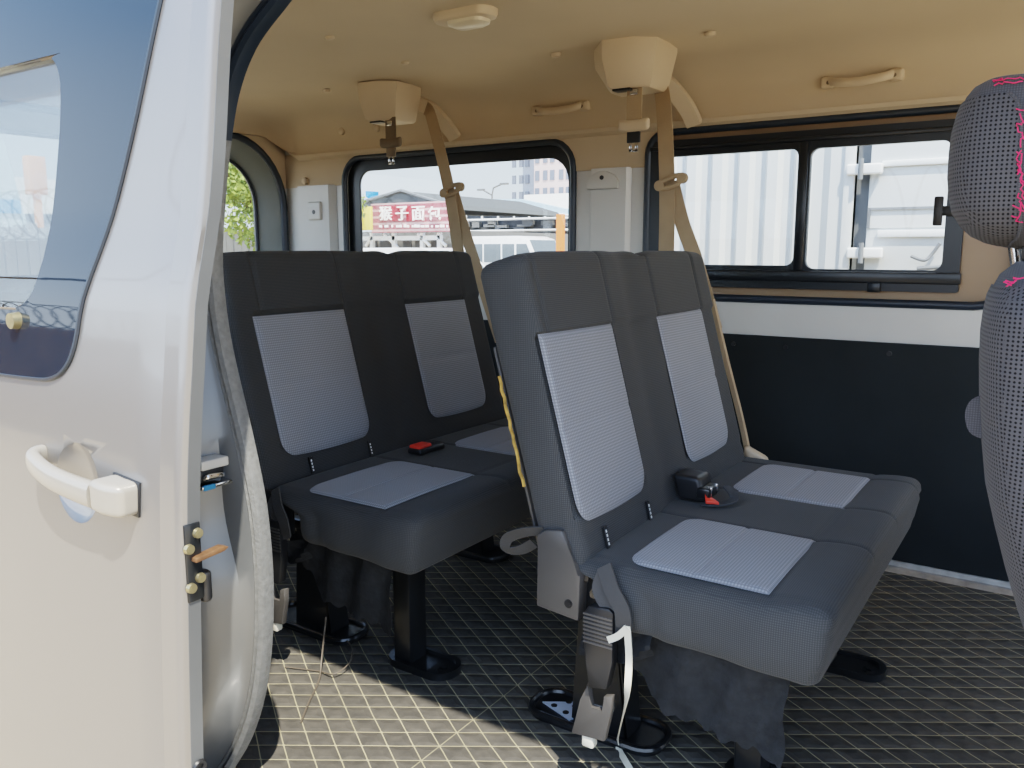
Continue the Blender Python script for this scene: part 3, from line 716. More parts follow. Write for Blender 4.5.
buckle('seat_belt_buckle', Zp(698, 502, .462), 'black belt buckle with red button on the front bench cushion', True)
buckle('seat_belt_buckle', Zp(420, 451, .463), 'small red-topped belt buckle tucked in the rear bench cushion gap', False)

# loose straps, wires on the floor
b = B(); pts = smoothpath([Y(627, 626, 1.222), Y(629, 660, 1.222), Y(626, 700, 1.222), Zp(618, 742, .02), Zp(626, 762, .006), Zp(645, 790, .004)], 8)
sweep(b, pts, rect(.012, .0025), up=(0, -.7, .7)); s = obj('cream_strap', b, 'whitestrap', base=Y(627, 626, 1.225)); s['label'] = 'cream fabric strap hanging from the front bench down to the floor'; s['category'] = 'strap'
b = B(); sweep(b, smoothpath([Y(627, 628, 1.22), Y(618, 636, 1.22), Y(608, 640, 1.22)], 4), rect(.012, .0025), up=(.2, -1, .25)); obj('strap_tail', b, 'whitestrap', s)
b = B(); q_ = smoothpath([Y(326, 617, 1.32), Zp(322, 655, .04), Zp(319, 680, .004), Zp(309, 702, .004), Zp(301, 722, .004)], 8); tube(b, q_, .0022, 6, up=(1, 0, 0)); o = obj('loose_wire', b, 'wire', base=q_[0]); o['label'] = 'thin grey wire hanging below the rear bench onto the mat'; o['category'] = 'wire'
b = B(); q_ = smoothpath([Zp(285, 667, .004), Zp(318, 671, .004), Zp(334, 674, .012), Zp(349, 663, .02), Zp(352, 648, .03), Zp(346, 640, .012)], 8); tube(b, q_, .0018, 6); o = obj('curled_wire', b, 'wire', base=q_[0]); o['label'] = 'curled brown wire lying on the mat beside the rear bench'; o['category'] = 'wire'

# ------------------------------------------------------------------ ceiling belts
def ceil_belt(px, label, strap, ring_uv, second, scale, tongue_uv, guide):
    cx, cy, zc = px
    e = empty('ceiling_seat_belt', (cx, cy, zc), label, 'seat belt', 'tan seat belts hanging from the ceiling')
    s = scale * .88
    top = [(-.13, .10), (-.135, .0), (-.045, -.115), (.06, -.105), (.125, -.055), (.13, .10)]
    mid = [(-.125, .10), (-.13, .0), (-.045, -.110), (.055, -.100), (.115, -.052), (.12, .10)]
    bot = [(-.075, .09), (-.075, .0), (-.035, -.085), (.045, -.075), (.10, -.040), (.105, .09)]
    bo2 = [(-.066, .085), (-.066, .004), (-.030, -.075), (.040, -.066), (.092, -.034), (.096, .085)]
    R = lambda L, z: [Vector((cx + x * s, cy + y * s, zc + z * s)) for x, y in L]
    b = B(); loft(b, [R(top, .02), R(top, -.01), R(mid, -.050), R(bot, -.128), R(bo2, -.137)])
    bmesh.ops.bevel(b, geom=[x for x in b.edges if x.calc_face_angle(0) > .3], offset=.004, segments=2, affect='EDGES')
    h = obj('housing', b, 'tanplastic', e)
    b = B(); box(b, (cx - .03 * s, cy - .065 * s, zc - .144 * s), (cx + .035 * s, cy - .02, zc - .136 * s), .002); obj('slot', b, 'blackplastic', h)
    # tongue hanging from the slot
    t = Y(tongue_uv[0], tongue_uv[1], cy - .04); z0 = zc - .137 * s
    tx = t.x; ty = cy - .04; zt = t.z
    b = B(); sweep(b, [Vector((tx, ty, z0 + .01)), Vector((tx, ty, (z0 + zt) / 2)), Vector((tx, ty, zt - .01))], rect(.050, .004), up=(0, 1, 0)); obj('short_webbing', b, 'tanweb' if scale > 1.0 else 'browntongue', e)
    b = rbox((tx - .052, ty - .010, zt - .030), (tx + .052, ty + .008, zt + .006), .010, .008, lambda q, n: q + Vector((0, 0, .005 * abs((q.x - tx) / .052) ** 3)))
    tg = obj('buckle_tongue', b, 'tanplastic' if scale > 1.0 else 'browntongue', e)
    b = B(); box(b, (tx - .022, ty - .005, zt - .062), (tx + .022, ty + .004, zt - .024), .003); obj('tongue_base', b, 'blackplastic' if scale > 1 else 'browntongue', tg)
    b = B(); box(b, (tx - .015, ty - .002, zt - .088), (tx - .005, ty + .001, zt - .05), .001); box(b, (tx + .005, ty - .002, zt - .088), (tx + .015, ty + .001, zt - .05), .001); box(b, (tx - .015, ty - .002, zt - .089), (tx + .015, ty + .001, zt - .080), .001); obj('metal_blade', b, 'chrome', tg)
    b = B(); box(b, (tx - .012, ty - .010, z0 - .022), (tx + .014, ty - .002, z0 - .004), .002); obj('metal_clip', b, 'chrome', tg)
    # curved guide cover on the side lining
    g = [Y(u, v, 2.70) for u, v in guide]
    b = B(); sweep(b, smoothpath([Vector((p.x, p.y - o_, p.z)) for p, o_ in zip(g, (.10, .07, .02, -.02))], 5), [(-.028, -.010), (.028, -.010), (.024, .010), (-.024, .010)], up=(0, -1, 0)); obj('guide_cover', b, 'tanplastic', h)
    # main strap and the second run below the ring
    b = B(); P = smoothpath([Y(u, v, yy) for u, v, yy in strap], 6); sweep(b, P, rect(.050, .003), up=(0, -1, 0)); obj('webbing', b, 'tanweb', e)
    b = B(); P = smoothpath([Y(u, v, yy) for u, v, yy in second], 6); sweep(b, P, rect(.046, .003), up=(0, -1, 0)); obj('webbing', b, 'tanweb', e)
    r0 = Y(ring_uv[0], ring_uv[1], strap[2][2] - .012)
    b = B(); tube(b, [r0 + Vector((.040 * math.cos(a), 0, .014 * math.sin(a) + .012 * math.cos(a))) for a in [k / 20 * 2 * PI for k in range(20)]], .008, 8, True, up=(0, 1, 0))
    for sx in (-1, 1):
        c_ = r0 + Vector((.036 * sx, 0, .010 * sx)); cyl(b, c_ + Vector((0, -.008, 0)), c_ + Vector((0, .008, 0)), .016, 18)
    obj('slider_ring', b, 'tanweb', e)
    return e
ceil_belt((-1.190, 2.44, 1.612), 'tan ceiling seat belt above the front bench, the nearer one', [(657, 80, 2.56), (663, 100, 2.50), (667, 182, 2.42), (666, 262, 2.42), (664, 300, 2.42)], (671, 182), [(672, 182, 2.43), (682, 222, 2.42), (696, 262, 2.40), (715, 330, 2.36)], 1.04, (634, 122), [(668, 84), (678, 90), (688, 108), (692, 124)])
ceil_belt((-2.24, 2.48, 1.600), 'tan ceiling seat belt above the rear bench, with dark brown tongue', [(426, 108, 2.58), (432, 120, 2.52), (449, 190, 2.44), (460, 262, 2.44), (466, 300, 2.44)], (452, 190), [(453, 190, 2.45), (466, 235, 2.44), (484, 290, 2.40), (500, 340, 2.36)], .98, (391, 140), [(432, 106), (442, 112), (448, 125), (452, 138)])
# the lower end of the front belt beside the backrest
e = empty('belt_anchor', Y(752, 455, 2.20), 'olive belt end with plastic anchor beside the front bench backrest', 'belt anchor')
b = B(); sweep(b, smoothpath([Y(712, 300, 2.215), Y(726, 360, 2.215), Y(740, 415, 2.21), Y(748, 452, 2.20)], 6), rect(.012, .016), up=(0, -1, 0)); obj('webbing', b, 'tanweb', e)
p = Y(755, 456, 2.19); b = rbox(p + Vector((-.030, -.012, -.018)), p + Vector((.034, .020, .014)), .010, .008, lambda q, n: q + Vector((0, 0, -(q.x - p.x) * .45))); obj('anchor_cover', b, 'tanplastic', e)

# ceiling fittings
def handle(name, uvl, uvr, y, label):
    a, c = Y(*uvl, y), Y(*uvr, y); m = (a + c) / 2
    e = empty(name, m + Vector((0, .03, 0)), label, 'grab handle', 'tan grab handles on the side lining')
    b = B(); P = smoothpath([a + Vector((0, .03, .012)), a + Vector((.008, .005, .008)), a + Vector((.035, -.018, -.002)), m + Vector((0, -.024, -.008)), c + Vector((-.035, -.018, -.002)), c + Vector((-.008, .005, .008)), c + Vector((0, .03, .012))], 6)
    sweep(b, P, circ(.009, 10, .013), up=(0, 0, 1)); g = obj('grip', b, 'tanplastic', e)
    for q in (a, c):
        sg = 1 if q is a else -1
        b = rbox(q + Vector((-.020, -.004, -.012)), q + Vector((.020, .040, .022)), .009, .01); ft = obj('end_mount', b, 'tanplastic', e)
        b = B(); cyl(b, q + Vector((sg * .004, -.0045, .003)), q + Vector((sg * .004, -.002, .003)), .006, 12); obj('screw_cap', b, 'browntongue', ft)
    return e
handle('grab_handle', (827, 84), (896, 76), 2.72, 'tan grab handle above the sliding window, nearest the front')
handle('grab_handle', (536, 112), (583, 107), 2.72, 'smaller tan grab handle above the fixed window, between the two ceiling belts')
lp = Zp(465, 14, 1.618)
e = empty('dome_lamp', lp, 'oval dome lamp on the tan ceiling', 'lamp')
b = B(); L = rrect(lp.x - .095, lp.x + .095, lp.y - .045, lp.y + .045, .04, 6); sh = lambda k: [((x - lp.x) * k + lp.x, (y - lp.y) * k + lp.y) for x, y in L]
loft(b, [[Vector((x, y, z)) for x, y in sh(k)] for k, z in ((1, 1.624), (1, 1.612), (.93, 1.602), (.80, 1.598))]); obj('lamp_base', b, 'tanplastic', e)
b = B(); loft(b, [[Vector(((x - lp.x) * k * .80 + lp.x + .012, (y - lp.y) * k + lp.y, z)) for x, y in L] for k, z in ((.8, 1.602), (.76, 1.590), (.55, 1.583))]); obj('lamp_lens', b, 'lens', e)
for i, (u, v) in enumerate([(244, 68), (330, 38), (405, 63), (327, 90), (556, 54), (710, 33)]):
    p = Zp(u, v, 1.618)
    p.z = 1.618 if p.y < 2.35 else 1.612
    b = B(); loft(b, [[Vector((p.x + math.cos(a) * r, p.y + math.sin(a) * r * .6, z)) for a in [k / 16 * 2 * PI for k in range(16)]] for r, z in ((.018, p.z + .008), (.016, p.z - .002), (.009, p.z - .005))])
    o = obj('ceiling_clip', b, 'tanplastic', base=p); o['category'] = 'clip'; o['group'] = 'lining clips'
    o['label'] = ['small tan clip in the ceiling, closest to the doorway arch', 'small tan ceiling clip nearest the camera above the rear bench', 'small tan ceiling clip just above the rear belt housing', 'small tan ceiling clip farthest back toward the tailgate', 'small tan ceiling clip between the two belt housings', 'small tan ceiling clip to the right of the front belt housing'][i]
for i, (u, v) in enumerate([(342, 131), (377, 128), (305, 181)]):
    p = Y(u, v, 2.735)
    if i == 2: p = Y(u, v, 2.755)
    b = B(); loft(b, [[Vector((p.x + math.cos(a) * r, y, p.z + math.sin(a) * r)) for a in [k / 18 * 2 * PI for k in range(18)]] for r, y in ((.017, p.y + .012), (.016, p.y - .006), (.010, p.y - .010))])
    o = obj('lining_button', b, 'tanplastic', base=p); o['category'] = 'button'; o['group'] = 'round lining buttons'
    o['label'] = ['round tan button in the side lining, left of the pair above the fixed window', 'round tan button in the side lining, right of the pair beside the belt housing', 'round tan button just above the silver corner pillar'][i]
# pillar fittings
p = Y(315, 211, 2.742); b = rbox(p + Vector((-.042, -.008, -.042)), p + Vector((.042, .01, .042)), .008, .01); o = obj('pillar_bracket', b, 'silverin', base=p); o['label'] = 'square silver bracket with a dark hole on the corner pillar'; o['category'] = 'bracket'
b = B(); cyl(b, p + Vector((0, -.0095, -.005)), p + Vector((0, -.004, -.005)), .010, 16); obj('hole', b, 'blackplastic', o)
p = Y(603, 182, 2.75); b = B(); pl = [(-.062, -.026), (.062, -.026), (.065, 0), (.050, .022), (.014, .038), (-.014, .038), (-.050, .022), (-.065, 0)]
prism(b, [(p.x + a, p.y - .010, p.z + c) for a, c in pl], (0, .016, 0), .004); o = obj('pillar_bracket', b, 'silverin', base=p); o['label'] = 'wide silver bracket with black screw on the pillar between the windows'; o['category'] = 'bracket'
b = B(); cyl(b, p + Vector((0, -.0125, .015)), p + Vector((0, -.004, .015)), .008, 16); obj('screw', b, 'blackplastic', o)

# ------------------------------------------------------------------ front passenger seat at the right edge
ps = empty('passenger_seat', (.12, 1.34, 0), 'black mesh-covered front seat with magenta stitching at the right edge', 'car seat')
def loftsec(secs, n=28, e=3.2):
    q = B(); rings = []
    for (x0, x1, y0, y1, z, sh) in secs:
        cx_, cy_ = (x0 + x1) / 2, (y0 + y1) / 2; hx, hy = (x1 - x0) / 2, (y1 - y0) / 2; r_ = []
        for k in range(n):
            a = 2 * PI * k / n; c, s_ = math.cos(a), math.sin(a)
            r_.append(Vector((cx_ + hx * math.copysign(abs(c) ** (2 / e), c), cy_ + hy * math.copysign(abs(s_) ** (2 / e), s_), z)))
        rings.append(r_)
    loft(q, rings); return q
def edge_x(v):      # left outline of the backrest in the photo
    pts = [(262, 1012), (275, 996), (292, 987), (320, 981), (350, 979), (400, 979), (440, 981), (480, 984), (540, 996), (590, 1009), (640, 1024), (700, 1044), (760, 1066)]
    for (a, p), (c, q) in zip(pts, pts[1:]):
        if v <= c: return p + (q - p) * (v - a) / (c - a)
    return pts[-1][1]
secs = []; YB = 1.12
for v in (262, 264, 268, 275, 284, 295, 310, 330, 360, 400, 440, 480, 520, 560, 600, 640, 700, 760):
    p = Y(edge_x(v) - 1, v, 1.30); p.z = Y(edge_x(v), v, 1.22).z; p.x += .006; k = min(1, (v - 262) / 40) ** .5; w = .25 * (.55 + .45 * k)
    secs.append((p.x, p.x + .05 + .10 * k, 1.35 - w, 1.35 + w, p.z, 0))
b = loftsec(secs[::-1], 40, 3.0)
bk = obj('backrest', b, 'cover', ps)
# mesh panel laid over rear and side of the backrest, inside the plain border
def panelfrom(secs, a0, a1, inset, off, nm, mt, par, e=3.0, x_in=0, trim=0):
    q = B(); V = []; n = 30
    for i, (x0, x1, y0, y1, z, sh) in enumerate(secs):
        cx_, cy_ = (x0 + x1) / 2, (y0 + y1) / 2; hx, hy = (x1 - x0) / 2 + off, (y1 - y0) / 2 + off; r_ = []
        t = i / (len(secs) - 1); A0 = a0(t); A1 = a1(t)
        for k in range(n + 1):
            a = A0 + (A1 - A0) * k / n; c, s_ = math.cos(a), math.sin(a)
            r_.append(q.verts.new((cx_ + hx * math.copysign(abs(c) ** (2 / e), c), cy_ + hy * math.copysign(abs(s_) ** (2 / e), s_), z)))
        V.append(r_)
    for i in range(len(V) - 1):
        for k in range(n): q.faces.new((V[i][k], V[i][k + 1], V[i + 1][k + 1], V[i + 1][k]))
    return obj(nm, q, mt, par)
def dense(secs, m=4):
    out = []
    for a, c in zip(secs, secs[1:]):
        for k in range(m): out.append(tuple(x + (y - x) * k / m for x, y in zip(a, c)))
    out.append(secs[-1]); return out
sb = dense(secs)
panelfrom(sb[16:], lambda t: PI * 1.02 + .28 * (1 - min(1, t * 6)) , lambda t: PI * 1.78, 0, .003, 'mesh_panel', 'mesh', bk)
# headrest
YH = 1.19; secs = []
prof = [(72, 1003, 1035), (73.5, 992, 1050), (77, 980, 1062), (84, 970, 1070), (94, 963, 1074), (110, 957, 1076), (130, 952, 1078), (150, 949.5, 1078), (175, 948, 1077), (195, 949, 1076), (212, 952, 1073), (226, 960, 1068), (236, 970, 1060), (243, 984, 1050), (247, 1000, 1040), (248.5, 1008, 1034)]
for v, l, r_ in prof:
    a, c = Y(l, v, 1.29), Y(r_, v, 1.29); k = (c.x - a.x) / .165
    za = Y(l, v, 1.21).z; a.x += .004; secs.append((a.x, c.x, 1.31 - .15 * min(1, k + .08), 1.31 + .15 * min(1, k + .08), za, 0))
hr = obj('headrest', loftsec(secs[::-1], 40, 2.6), 'cover', ps)
sd = dense(secs, 5)
panelfrom(sd[22:70], lambda t: PI * 1.04 + .35 * (abs(t - .45) * 1.7) ** 5, lambda t: PI * 1.538 - .50 * (abs(t - .45) * 1.75) ** 5, 0, .003, 'mesh_panel', 'mesh', hr, e=2.6)
# piping along the seam of the headrest panel
b = B(); pts = []
for i in range(22, 70):
    x0, x1, y0, y1, z, _ = sd[i]; t = (i - 22) / 47; a = PI * 1.538 - .50 * (abs(t - .45) * 1.75) ** 5; c, s_ = math.cos(a), math.sin(a)
    pts.append(Vector(((x0 + x1) / 2 + ((x1 - x0) / 2 + .003) * math.copysign(abs(c) ** (2 / 2.6), c), (y0 + y1) / 2 + ((y1 - y0) / 2 + .003) * math.copysign(abs(s_) ** (2 / 2.6), s_), z)))
tube(b, pts, .002, 6, up=(0, 1, 0)); obj('piping', b, 'cover', hr)
for k in (0, 1):
    b = B(); a = Y(1012 + 13 * k, 240, YH + .09); c = Y(1018 + 12 * k, 285, YH + .09); cyl(b, a, c, .006, 14); obj('headrest_post', b, 'chrome', ps)
b = B(); p = Y(1020, 252, YH + .07); box(b, p + Vector((.002, -.01, -.012)), p + Vector((.03, .02, .03)), .004); obj('post_sleeve', b, 'blackplastic', ps)
# magenta stitching: crazed lines on the plain cloth of headrest and shoulder
def side_y(secs, x, z, e):
    for (a, c) in zip(secs, secs[1:]):
        if min(a[4], c[4]) <= z <= max(a[4], c[4]):
            t = (z - a[4]) / (c[4] - a[4] + 1e-9); s_ = [p + (q - p) * t for p, q in zip(a, c)]
            cx_, hx = (s_[0] + s_[1]) / 2, (s_[1] - s_[0]) / 2; r_ = min(.98, abs((x - cx_) / hx))
            return (s_[2] + s_[3]) / 2 - (s_[3] - s_[2]) / 2 * (1 - r_ ** e) ** (1 / e)
    return None
def stitches(secs, e, lines, par):
    for ln in lines:
        pts = []
        for u, v in ln:
            y = YH
            for _ in range(4):
                p = Y(u, v, y); yy = side_y(secs, p.x, p.z, e)
                if yy is None: break
                y = yy
            pts.append(Y(u, v, y - .005))
        q = B(); tube(q, pts, .0007, 5, up=(0, 1, 0)); obj('magenta_stitching', q, 'pinkthread', par)
L = []
rr = random.Random(3)
def craz(u0, v0, u1, v1, n):
    return [(u0 + (u1 - u0) * k / n + rr.uniform(-2.5, 2.5), v0 + (v1 - v0) * k / n + rr.uniform(-1.5, 1.5)) for k in range(n + 1)]
L += [craz(994, 80, 1023, 78, 8), craz(994, 85, 1023, 80, 8), craz(992, 83, 1002, 79, 3)]
L += [craz(1016, 109, 1023, 109, 3), craz(1018, 112, 1022, 124, 4), craz(1015, 126, 1023, 122, 3), craz(1018, 128, 1023, 140, 4), craz(1019, 146, 1023, 138, 3), craz(1018, 152, 1022, 185, 12), craz(1022, 150, 1018, 175, 10), craz(1020, 168, 1023, 200, 9), craz(1017, 194, 1023, 208, 5), craz(1014, 206, 1023, 212, 4), craz(1012, 216, 1021, 221, 4), craz(1016, 220, 1023, 203, 5)]
stitches(secs, 2.6, L, hr)
for ln in (craz(1003, 283, 1020, 279, 6), craz(1005, 286, 1016, 281, 5), craz(1006, 279, 1010, 287, 3), craz(1013, 278, 1023, 279, 4)):
    b = B(); tube(b, [Y(u, v, 1.135) for u, v in ln], .0008, 5, up=(0, 1, 0)); obj('magenta_stitching', b, 'pinkthread', bk)
# side loop, cushion and base
b = B(); sweep(b, smoothpath([Y(984, 402, 1.19), Y(976, 406, 1.19), Y(973, 416, 1.19), Y(976, 428, 1.19), Y(985, 432, 1.19)], 5), rect(.018, .003), up=(0, 1, 0)); obj('cloth_loop', b, 'cover', bk)
b = rbox((.02, 1.12, .30), (.52, 1.58, .44), .04, .03); obj('seat', b, 'cover', ps)
b = B(); box(b, (.06, 1.16, 0), (.48, 1.54, .31), .01); obj('seat_base', b, 'blackplastic', ps)

# ------------------------------------------------------------------ outside world (ground 0.6 m below the van floor)
GZ = -.62
def gm():
    s = N('concrete_yard'); co = s.coord(); f = s.noise(.6, co, 6); g = s.noise(30, co)
    s.link(s.mix(g, s.mix(f, lin((190, 172, 144)), lin((222, 204, 174))), lin((166, 150, 124))), s.b.inputs['Base Color']); s.b.inputs['Roughness'].default_value = .9; return s.m
M['ground'] = gm()
b = B(); box(b, (-150, -60, GZ - .1), (80, 160, GZ)); o = st('ground', b, 'ground', smooth=False)
M['cont'] = mat('white_container_steel', (205, 208, 208), .6, var=.03, nsc=3)
M['contshade'] = mat('grey_container_gap', (120, 124, 128), .6)
M['roofgrey'] = mat('grey_roof_sheet', (92, 96, 98), .7, var=.1); M['paleblue'] = mat('pale_blue_roof', (186, 210, 226), .6)
M['yellow'] = mat('yellow_board', (236, 214, 96), .6); M['skyblue'] = mat('blue_board', (58, 138, 210), .5)
M['pinkwall'] = mat('pink_tower_wall', (205, 186, 184), .8); M['greywall'] = mat('grey_tower_wall', (160, 166, 178), .8); M['towerwin'] = mat('tower_window_glass', (112, 118, 132), .3)
M['orange'] = mat('orange_paint', (214, 128, 74), .6); M['shade'] = mat('dark_stall_interior', (86, 88, 92), .8, var=.35, nsc=2)
M['car'] = mat('white_car_paint', (240, 242, 244), .3, coat=.5); M['carglass'] = mat('car_window_glass', (110, 120, 128), .1)
M['tyre'] = mat('tyre_rubber', (30, 30, 30), .8); M['fencegrey'] = mat('grey_fence', (120, 122, 124), .7)
M['wallbrown'] = mat('brown_render_wall', (150, 118, 90), .9, var=.2, nsc=2); M['razor'] = mat('razor_wire_steel', (60, 62, 66), .4, metal=.6)
M['leaf'] = mat('yellow_green_leaves', (128, 146, 72), .7, var=.3, nsc=3); M['bark'] = mat('bark', (92, 76, 58), .9)
M['orangepanel'] = mat('orange_cladding', (226, 160, 92), .6)
def slatmat():
    s = N('red_slat_board'); p = s.xyz(s.coord()); f = s.math('SINE', s.math('MULTIPLY', p[2], 26))
    s.link(s.mix(s.ramp(f, .2, .9), lin((166, 92, 100)), lin((212, 176, 178))), s.b.inputs['Base Color']); return s.m
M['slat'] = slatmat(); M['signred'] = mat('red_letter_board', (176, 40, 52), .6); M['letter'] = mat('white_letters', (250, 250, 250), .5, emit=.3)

# white container / truck body right outside the sliding window
YC = 4.45
ct = empty('shipping_container', (-1.2, YC, GZ), 'white corrugated shipping container with doors outside the sliding window', 'container')
x0 = -2.25; x1 = Y(858, 200, YC).x; b = B(); V = []
prf = []
x = x0; P_ = .148
while x + P_ < x1 - .145:
    prf += [(x, 0), (x + P_ * .36, 0), (x + P_ * .5, .034), (x + P_ * .86, .034)]; x += P_
prf += [(x1 - .14, 0), (x1 - .02, 0)]
prf += [(prf[-1][0], .085), (x0, .085)]
loft(b, [[Vector((p, YC + q, GZ + .35)) for p, q in prf], [Vector((p, YC + q, 2.35)) for p, q in prf]]); obj('corrugated_panel', b, 'cont', ct, smooth=False)
b = B(); box(b, (x1 - .07, YC - .02, GZ + .3), (x1 - .02, YC + .08, 2.4), .006); box(b, (x0 - .05, YC - .02, GZ + .3), (x0 + .02, YC + .08, 2.4), .006); obj('corner_post', b, 'cont', ct)
b = B(); box(b, (x1 - .03, YC + .05, GZ + .3), (x1 + .06, YC + .07, 2.4)); obj('door_gap', b, 'contshade', ct)
b = B(); box(b, (x1 + .045, YC + .01, GZ + .35), (x1 + 1.3, YC + .05, 2.35), .006); dp = obj('container_door', b, 'cont', ct)
t0 = Y(868, 206, YC); b = B()
for vz in ((160, 166), (230, 237)):
    za, zb_ = Y(900, vz[0], YC).z, Y(900, vz[1], YC).z; box(b, (x1 + .10, YC - .008, zb_), (x1 + 1.2, YC + .02, za), .004)
obj('door_rib', b, 'white', dp)
b = B(); za, zb_ = Y(880, 210, YC).z, Y(880, 228, YC).z; prism(b, [(x1 + .06, YC + .006, zb_), (x1 + .9, YC + .006, zb_), (x1 + .9, YC + .006, za), (x1 + .06, YC + .006, za)], (0, .002, 0)); obj('door_recess', b, 'fencegrey' if False else 'cont', dp)
b = B(); box(b, (x1 + .05, YC - .004, za), (x1 + .9, YC + .012, za + .012)); box(b, (x1 + .05, YC - .004, zb_), (x1 + .062, YC + .012, za)); obj('recess_edge', b, 'contshade', dp)
for v in (169, 253):
    p = Y(866, v, YC - .03); b = rbox(p + Vector((-.09, -.012, -.026)), p + Vector((.075, .03, .026)), .010, .02); h_ = obj('hinge', b, 'white', ct)
    b = B(); cyl(b, p + Vector((-.02, -.02, -.05)), p + Vector((-.02, -.02, .05)), .012, 12); obj('hinge_pin', b, 'contshade', h_)
b = B(); p = Y(932, 254, YC - .02); tube(b, smoothpath([p + Vector((-.09, 0, -.01)), p + Vector((-.03, -.01, -.03)), p, p + Vector((.03, 0, .05))], 5), .008, 8); tube(b, [p + Vector((-.06, 0, -.07)), p + Vector((.05, 0, -.06))], .01, 8); obj('door_catch', b, 'contshade', dp)
b = B(); box(b, (x0, YC + .09, GZ + .35), (x1 + 1.3, YC + 2.3, 2.35)); obj('container_body', b, 'cont', ct, smooth=False)
for xx in (x0 + .3, x1 + .9):
    b = B(); box(b, (xx - .12, YC + .2, GZ), (xx + .12, YC + 2.0, GZ + .36), .01); obj('support_block', b, 'fencegrey', ct)

# shop building with its sign
YS = 24.0
def S(u, v, y=YS): return Y(u, v, y)
sh_ = empty('shop_building', (S(400, 232).x, YS, GZ), 'low shop with a dark gabled roof behind the fixed window', 'building')
a = S(352, 232); c = S(458, 232)
b = B(); box(b, (a.x, YS, GZ), (c.x, YS + 8, a.z)); obj('wall', b, 'fencegrey', sh_, smooth=False)
b = B(); pts = [S(354, 209), S(362, 203), S(402, 191), S(444, 204), S(450, 209)]; prism(b, pts, (0, 8, 0)); obj('roof', b, 'roofgrey', sh_, smooth=False)
b = B(); tube(b, [p + Vector((0, -.05, .02)) for p in pts[1:4]], .06, 6, up=(0, 1, 0)); obj('roof_edge', b, 'contshade', sh_)
for u0, u1 in ((368, 378), (381, 392), (404, 412), (416, 428), (432, 444)):
    b = B(); p, q_ = S(u0, 238), S(u1, 256); box(b, (p.x, YS - .05, q_.z), (q_.x, YS, p.z)); fr = obj('window', b, 'shade', sh_, smooth=False)
for k, u in enumerate((362, 380, 402, 430, 447)):
    b = B(); p = S(u, 233); box(b, (p.x - .07, YS - .5, GZ), (p.x + .07, YS - .36, p.z)); obj('post', b, 'white', sh_, smooth=False)
b = B(); p, q_ = S(362, 238), S(450, 238.6); box(b, (p.x, YS - .5, q_.z - .05), (q_.x, YS - .4, p.z + .05)); obj('beam', b, 'white', sh_, smooth=False)
for (u0, v0, u1, v1) in ((384, 234, 398, 248), (418, 234, 430, 246), (366, 246, 372, 236), (436, 236, 446, 246)):
    b = B(); tube(b, [S(u0, v0, YS - .45), S(u1, v1, YS - .45)], .06, 6); obj('brace', b, 'white', sh_)
YG = YS - .7
sg = empty('shop_sign', (S(400, 232, YG).x, YG, S(400, 232, YG).z), 'long red slatted sign board with four white Chinese characters on the shop', 'sign')
b = B(); p, q_ = S(371, 204, YG), S(456, 231.5, YG); box(b, (p.x, YG, q_.z), (q_.x, YG + .15, p.z)); obj('board', b, 'slat', sg, smooth=False)
u0 = 379.5; pitch = 16.2
for i in (1, 2):
    b = B(); p, q_ = S(u0 + pitch * i - 5.5 - (.5 if i == 2 else 0), 206, YG - .03), S(u0 + pitch * i + 4, 220.5, YG - .03); box(b, (p.x, YG - .04, q_.z), (q_.x, YG, p.z)); obj('red_backing', b, 'signred', sg, smooth=False)
fnt = None
for i, ch in enumerate('猴子面包'):
    cu = bpy.data.curves.new('t', 'FONT'); cu.body = ch; cu.size = 1; cu.extrude = .03; cu.offset = .004
    o = bpy.data.objects.new('t', cu); C.objects.link(o); dg = bpy.context.evaluated_depsgraph_get(); me = bpy.data.meshes.new_from_object(o.evaluated_get(dg)); bpy.data.objects.remove(o)
    q = bmesh.new(); q.from_mesh(me)
    if len(q.verts):
        lo = [min(v.co[k] for v in q.verts) for k in range(3)]; hi = [max(v.co[k] for v in q.verts) for k in range(3)]
        p, r_ = S(u0 + pitch * i, 206.5, YG - .08), S(u0 + pitch * i + 12.5, 220.2, YG - .08)
        for v in q.verts:
            f0 = (v.co.x - lo[0]) / (hi[0] - lo[0]); f1 = (v.co.y - lo[1]) / (hi[1] - lo[1]); v.co = Vector((p.x + (r_.x - p.x) * f0, YG - .08 - v.co.z, r_.z + (p.z - r_.z) * f1))
        obj('letter', q, 'letter', sg, smooth=False)
b = B(); rq = random.Random(5); u = 379
while u < 447:
    w = rq.uniform(1.0, 3.0); p, q_ = S(u, 224.5 + rq.uniform(0, .8), YG - .05), S(u + w, 227.3, YG - .05); box(b, (p.x, YG - .05, q_.z), (q_.x, YG, p.z)); u += w + rq.uniform(.5, 4)
obj('small_marks', b, 'letter', sg, smooth=False)
b = B(); p, q_ = S(357, 207, YG - .3), S(370.5, 230, YG - .3); box(b, (p.x, YG - .3, q_.z), (q_.x, YG - .15, p.z), .02); o = obj('yellow_board', b, 'yellow', base=(p.x, YG - .3, q_.z)); o['label'] = 'plain yellow board at the left end of the red shop sign'; o['category'] = 'sign'
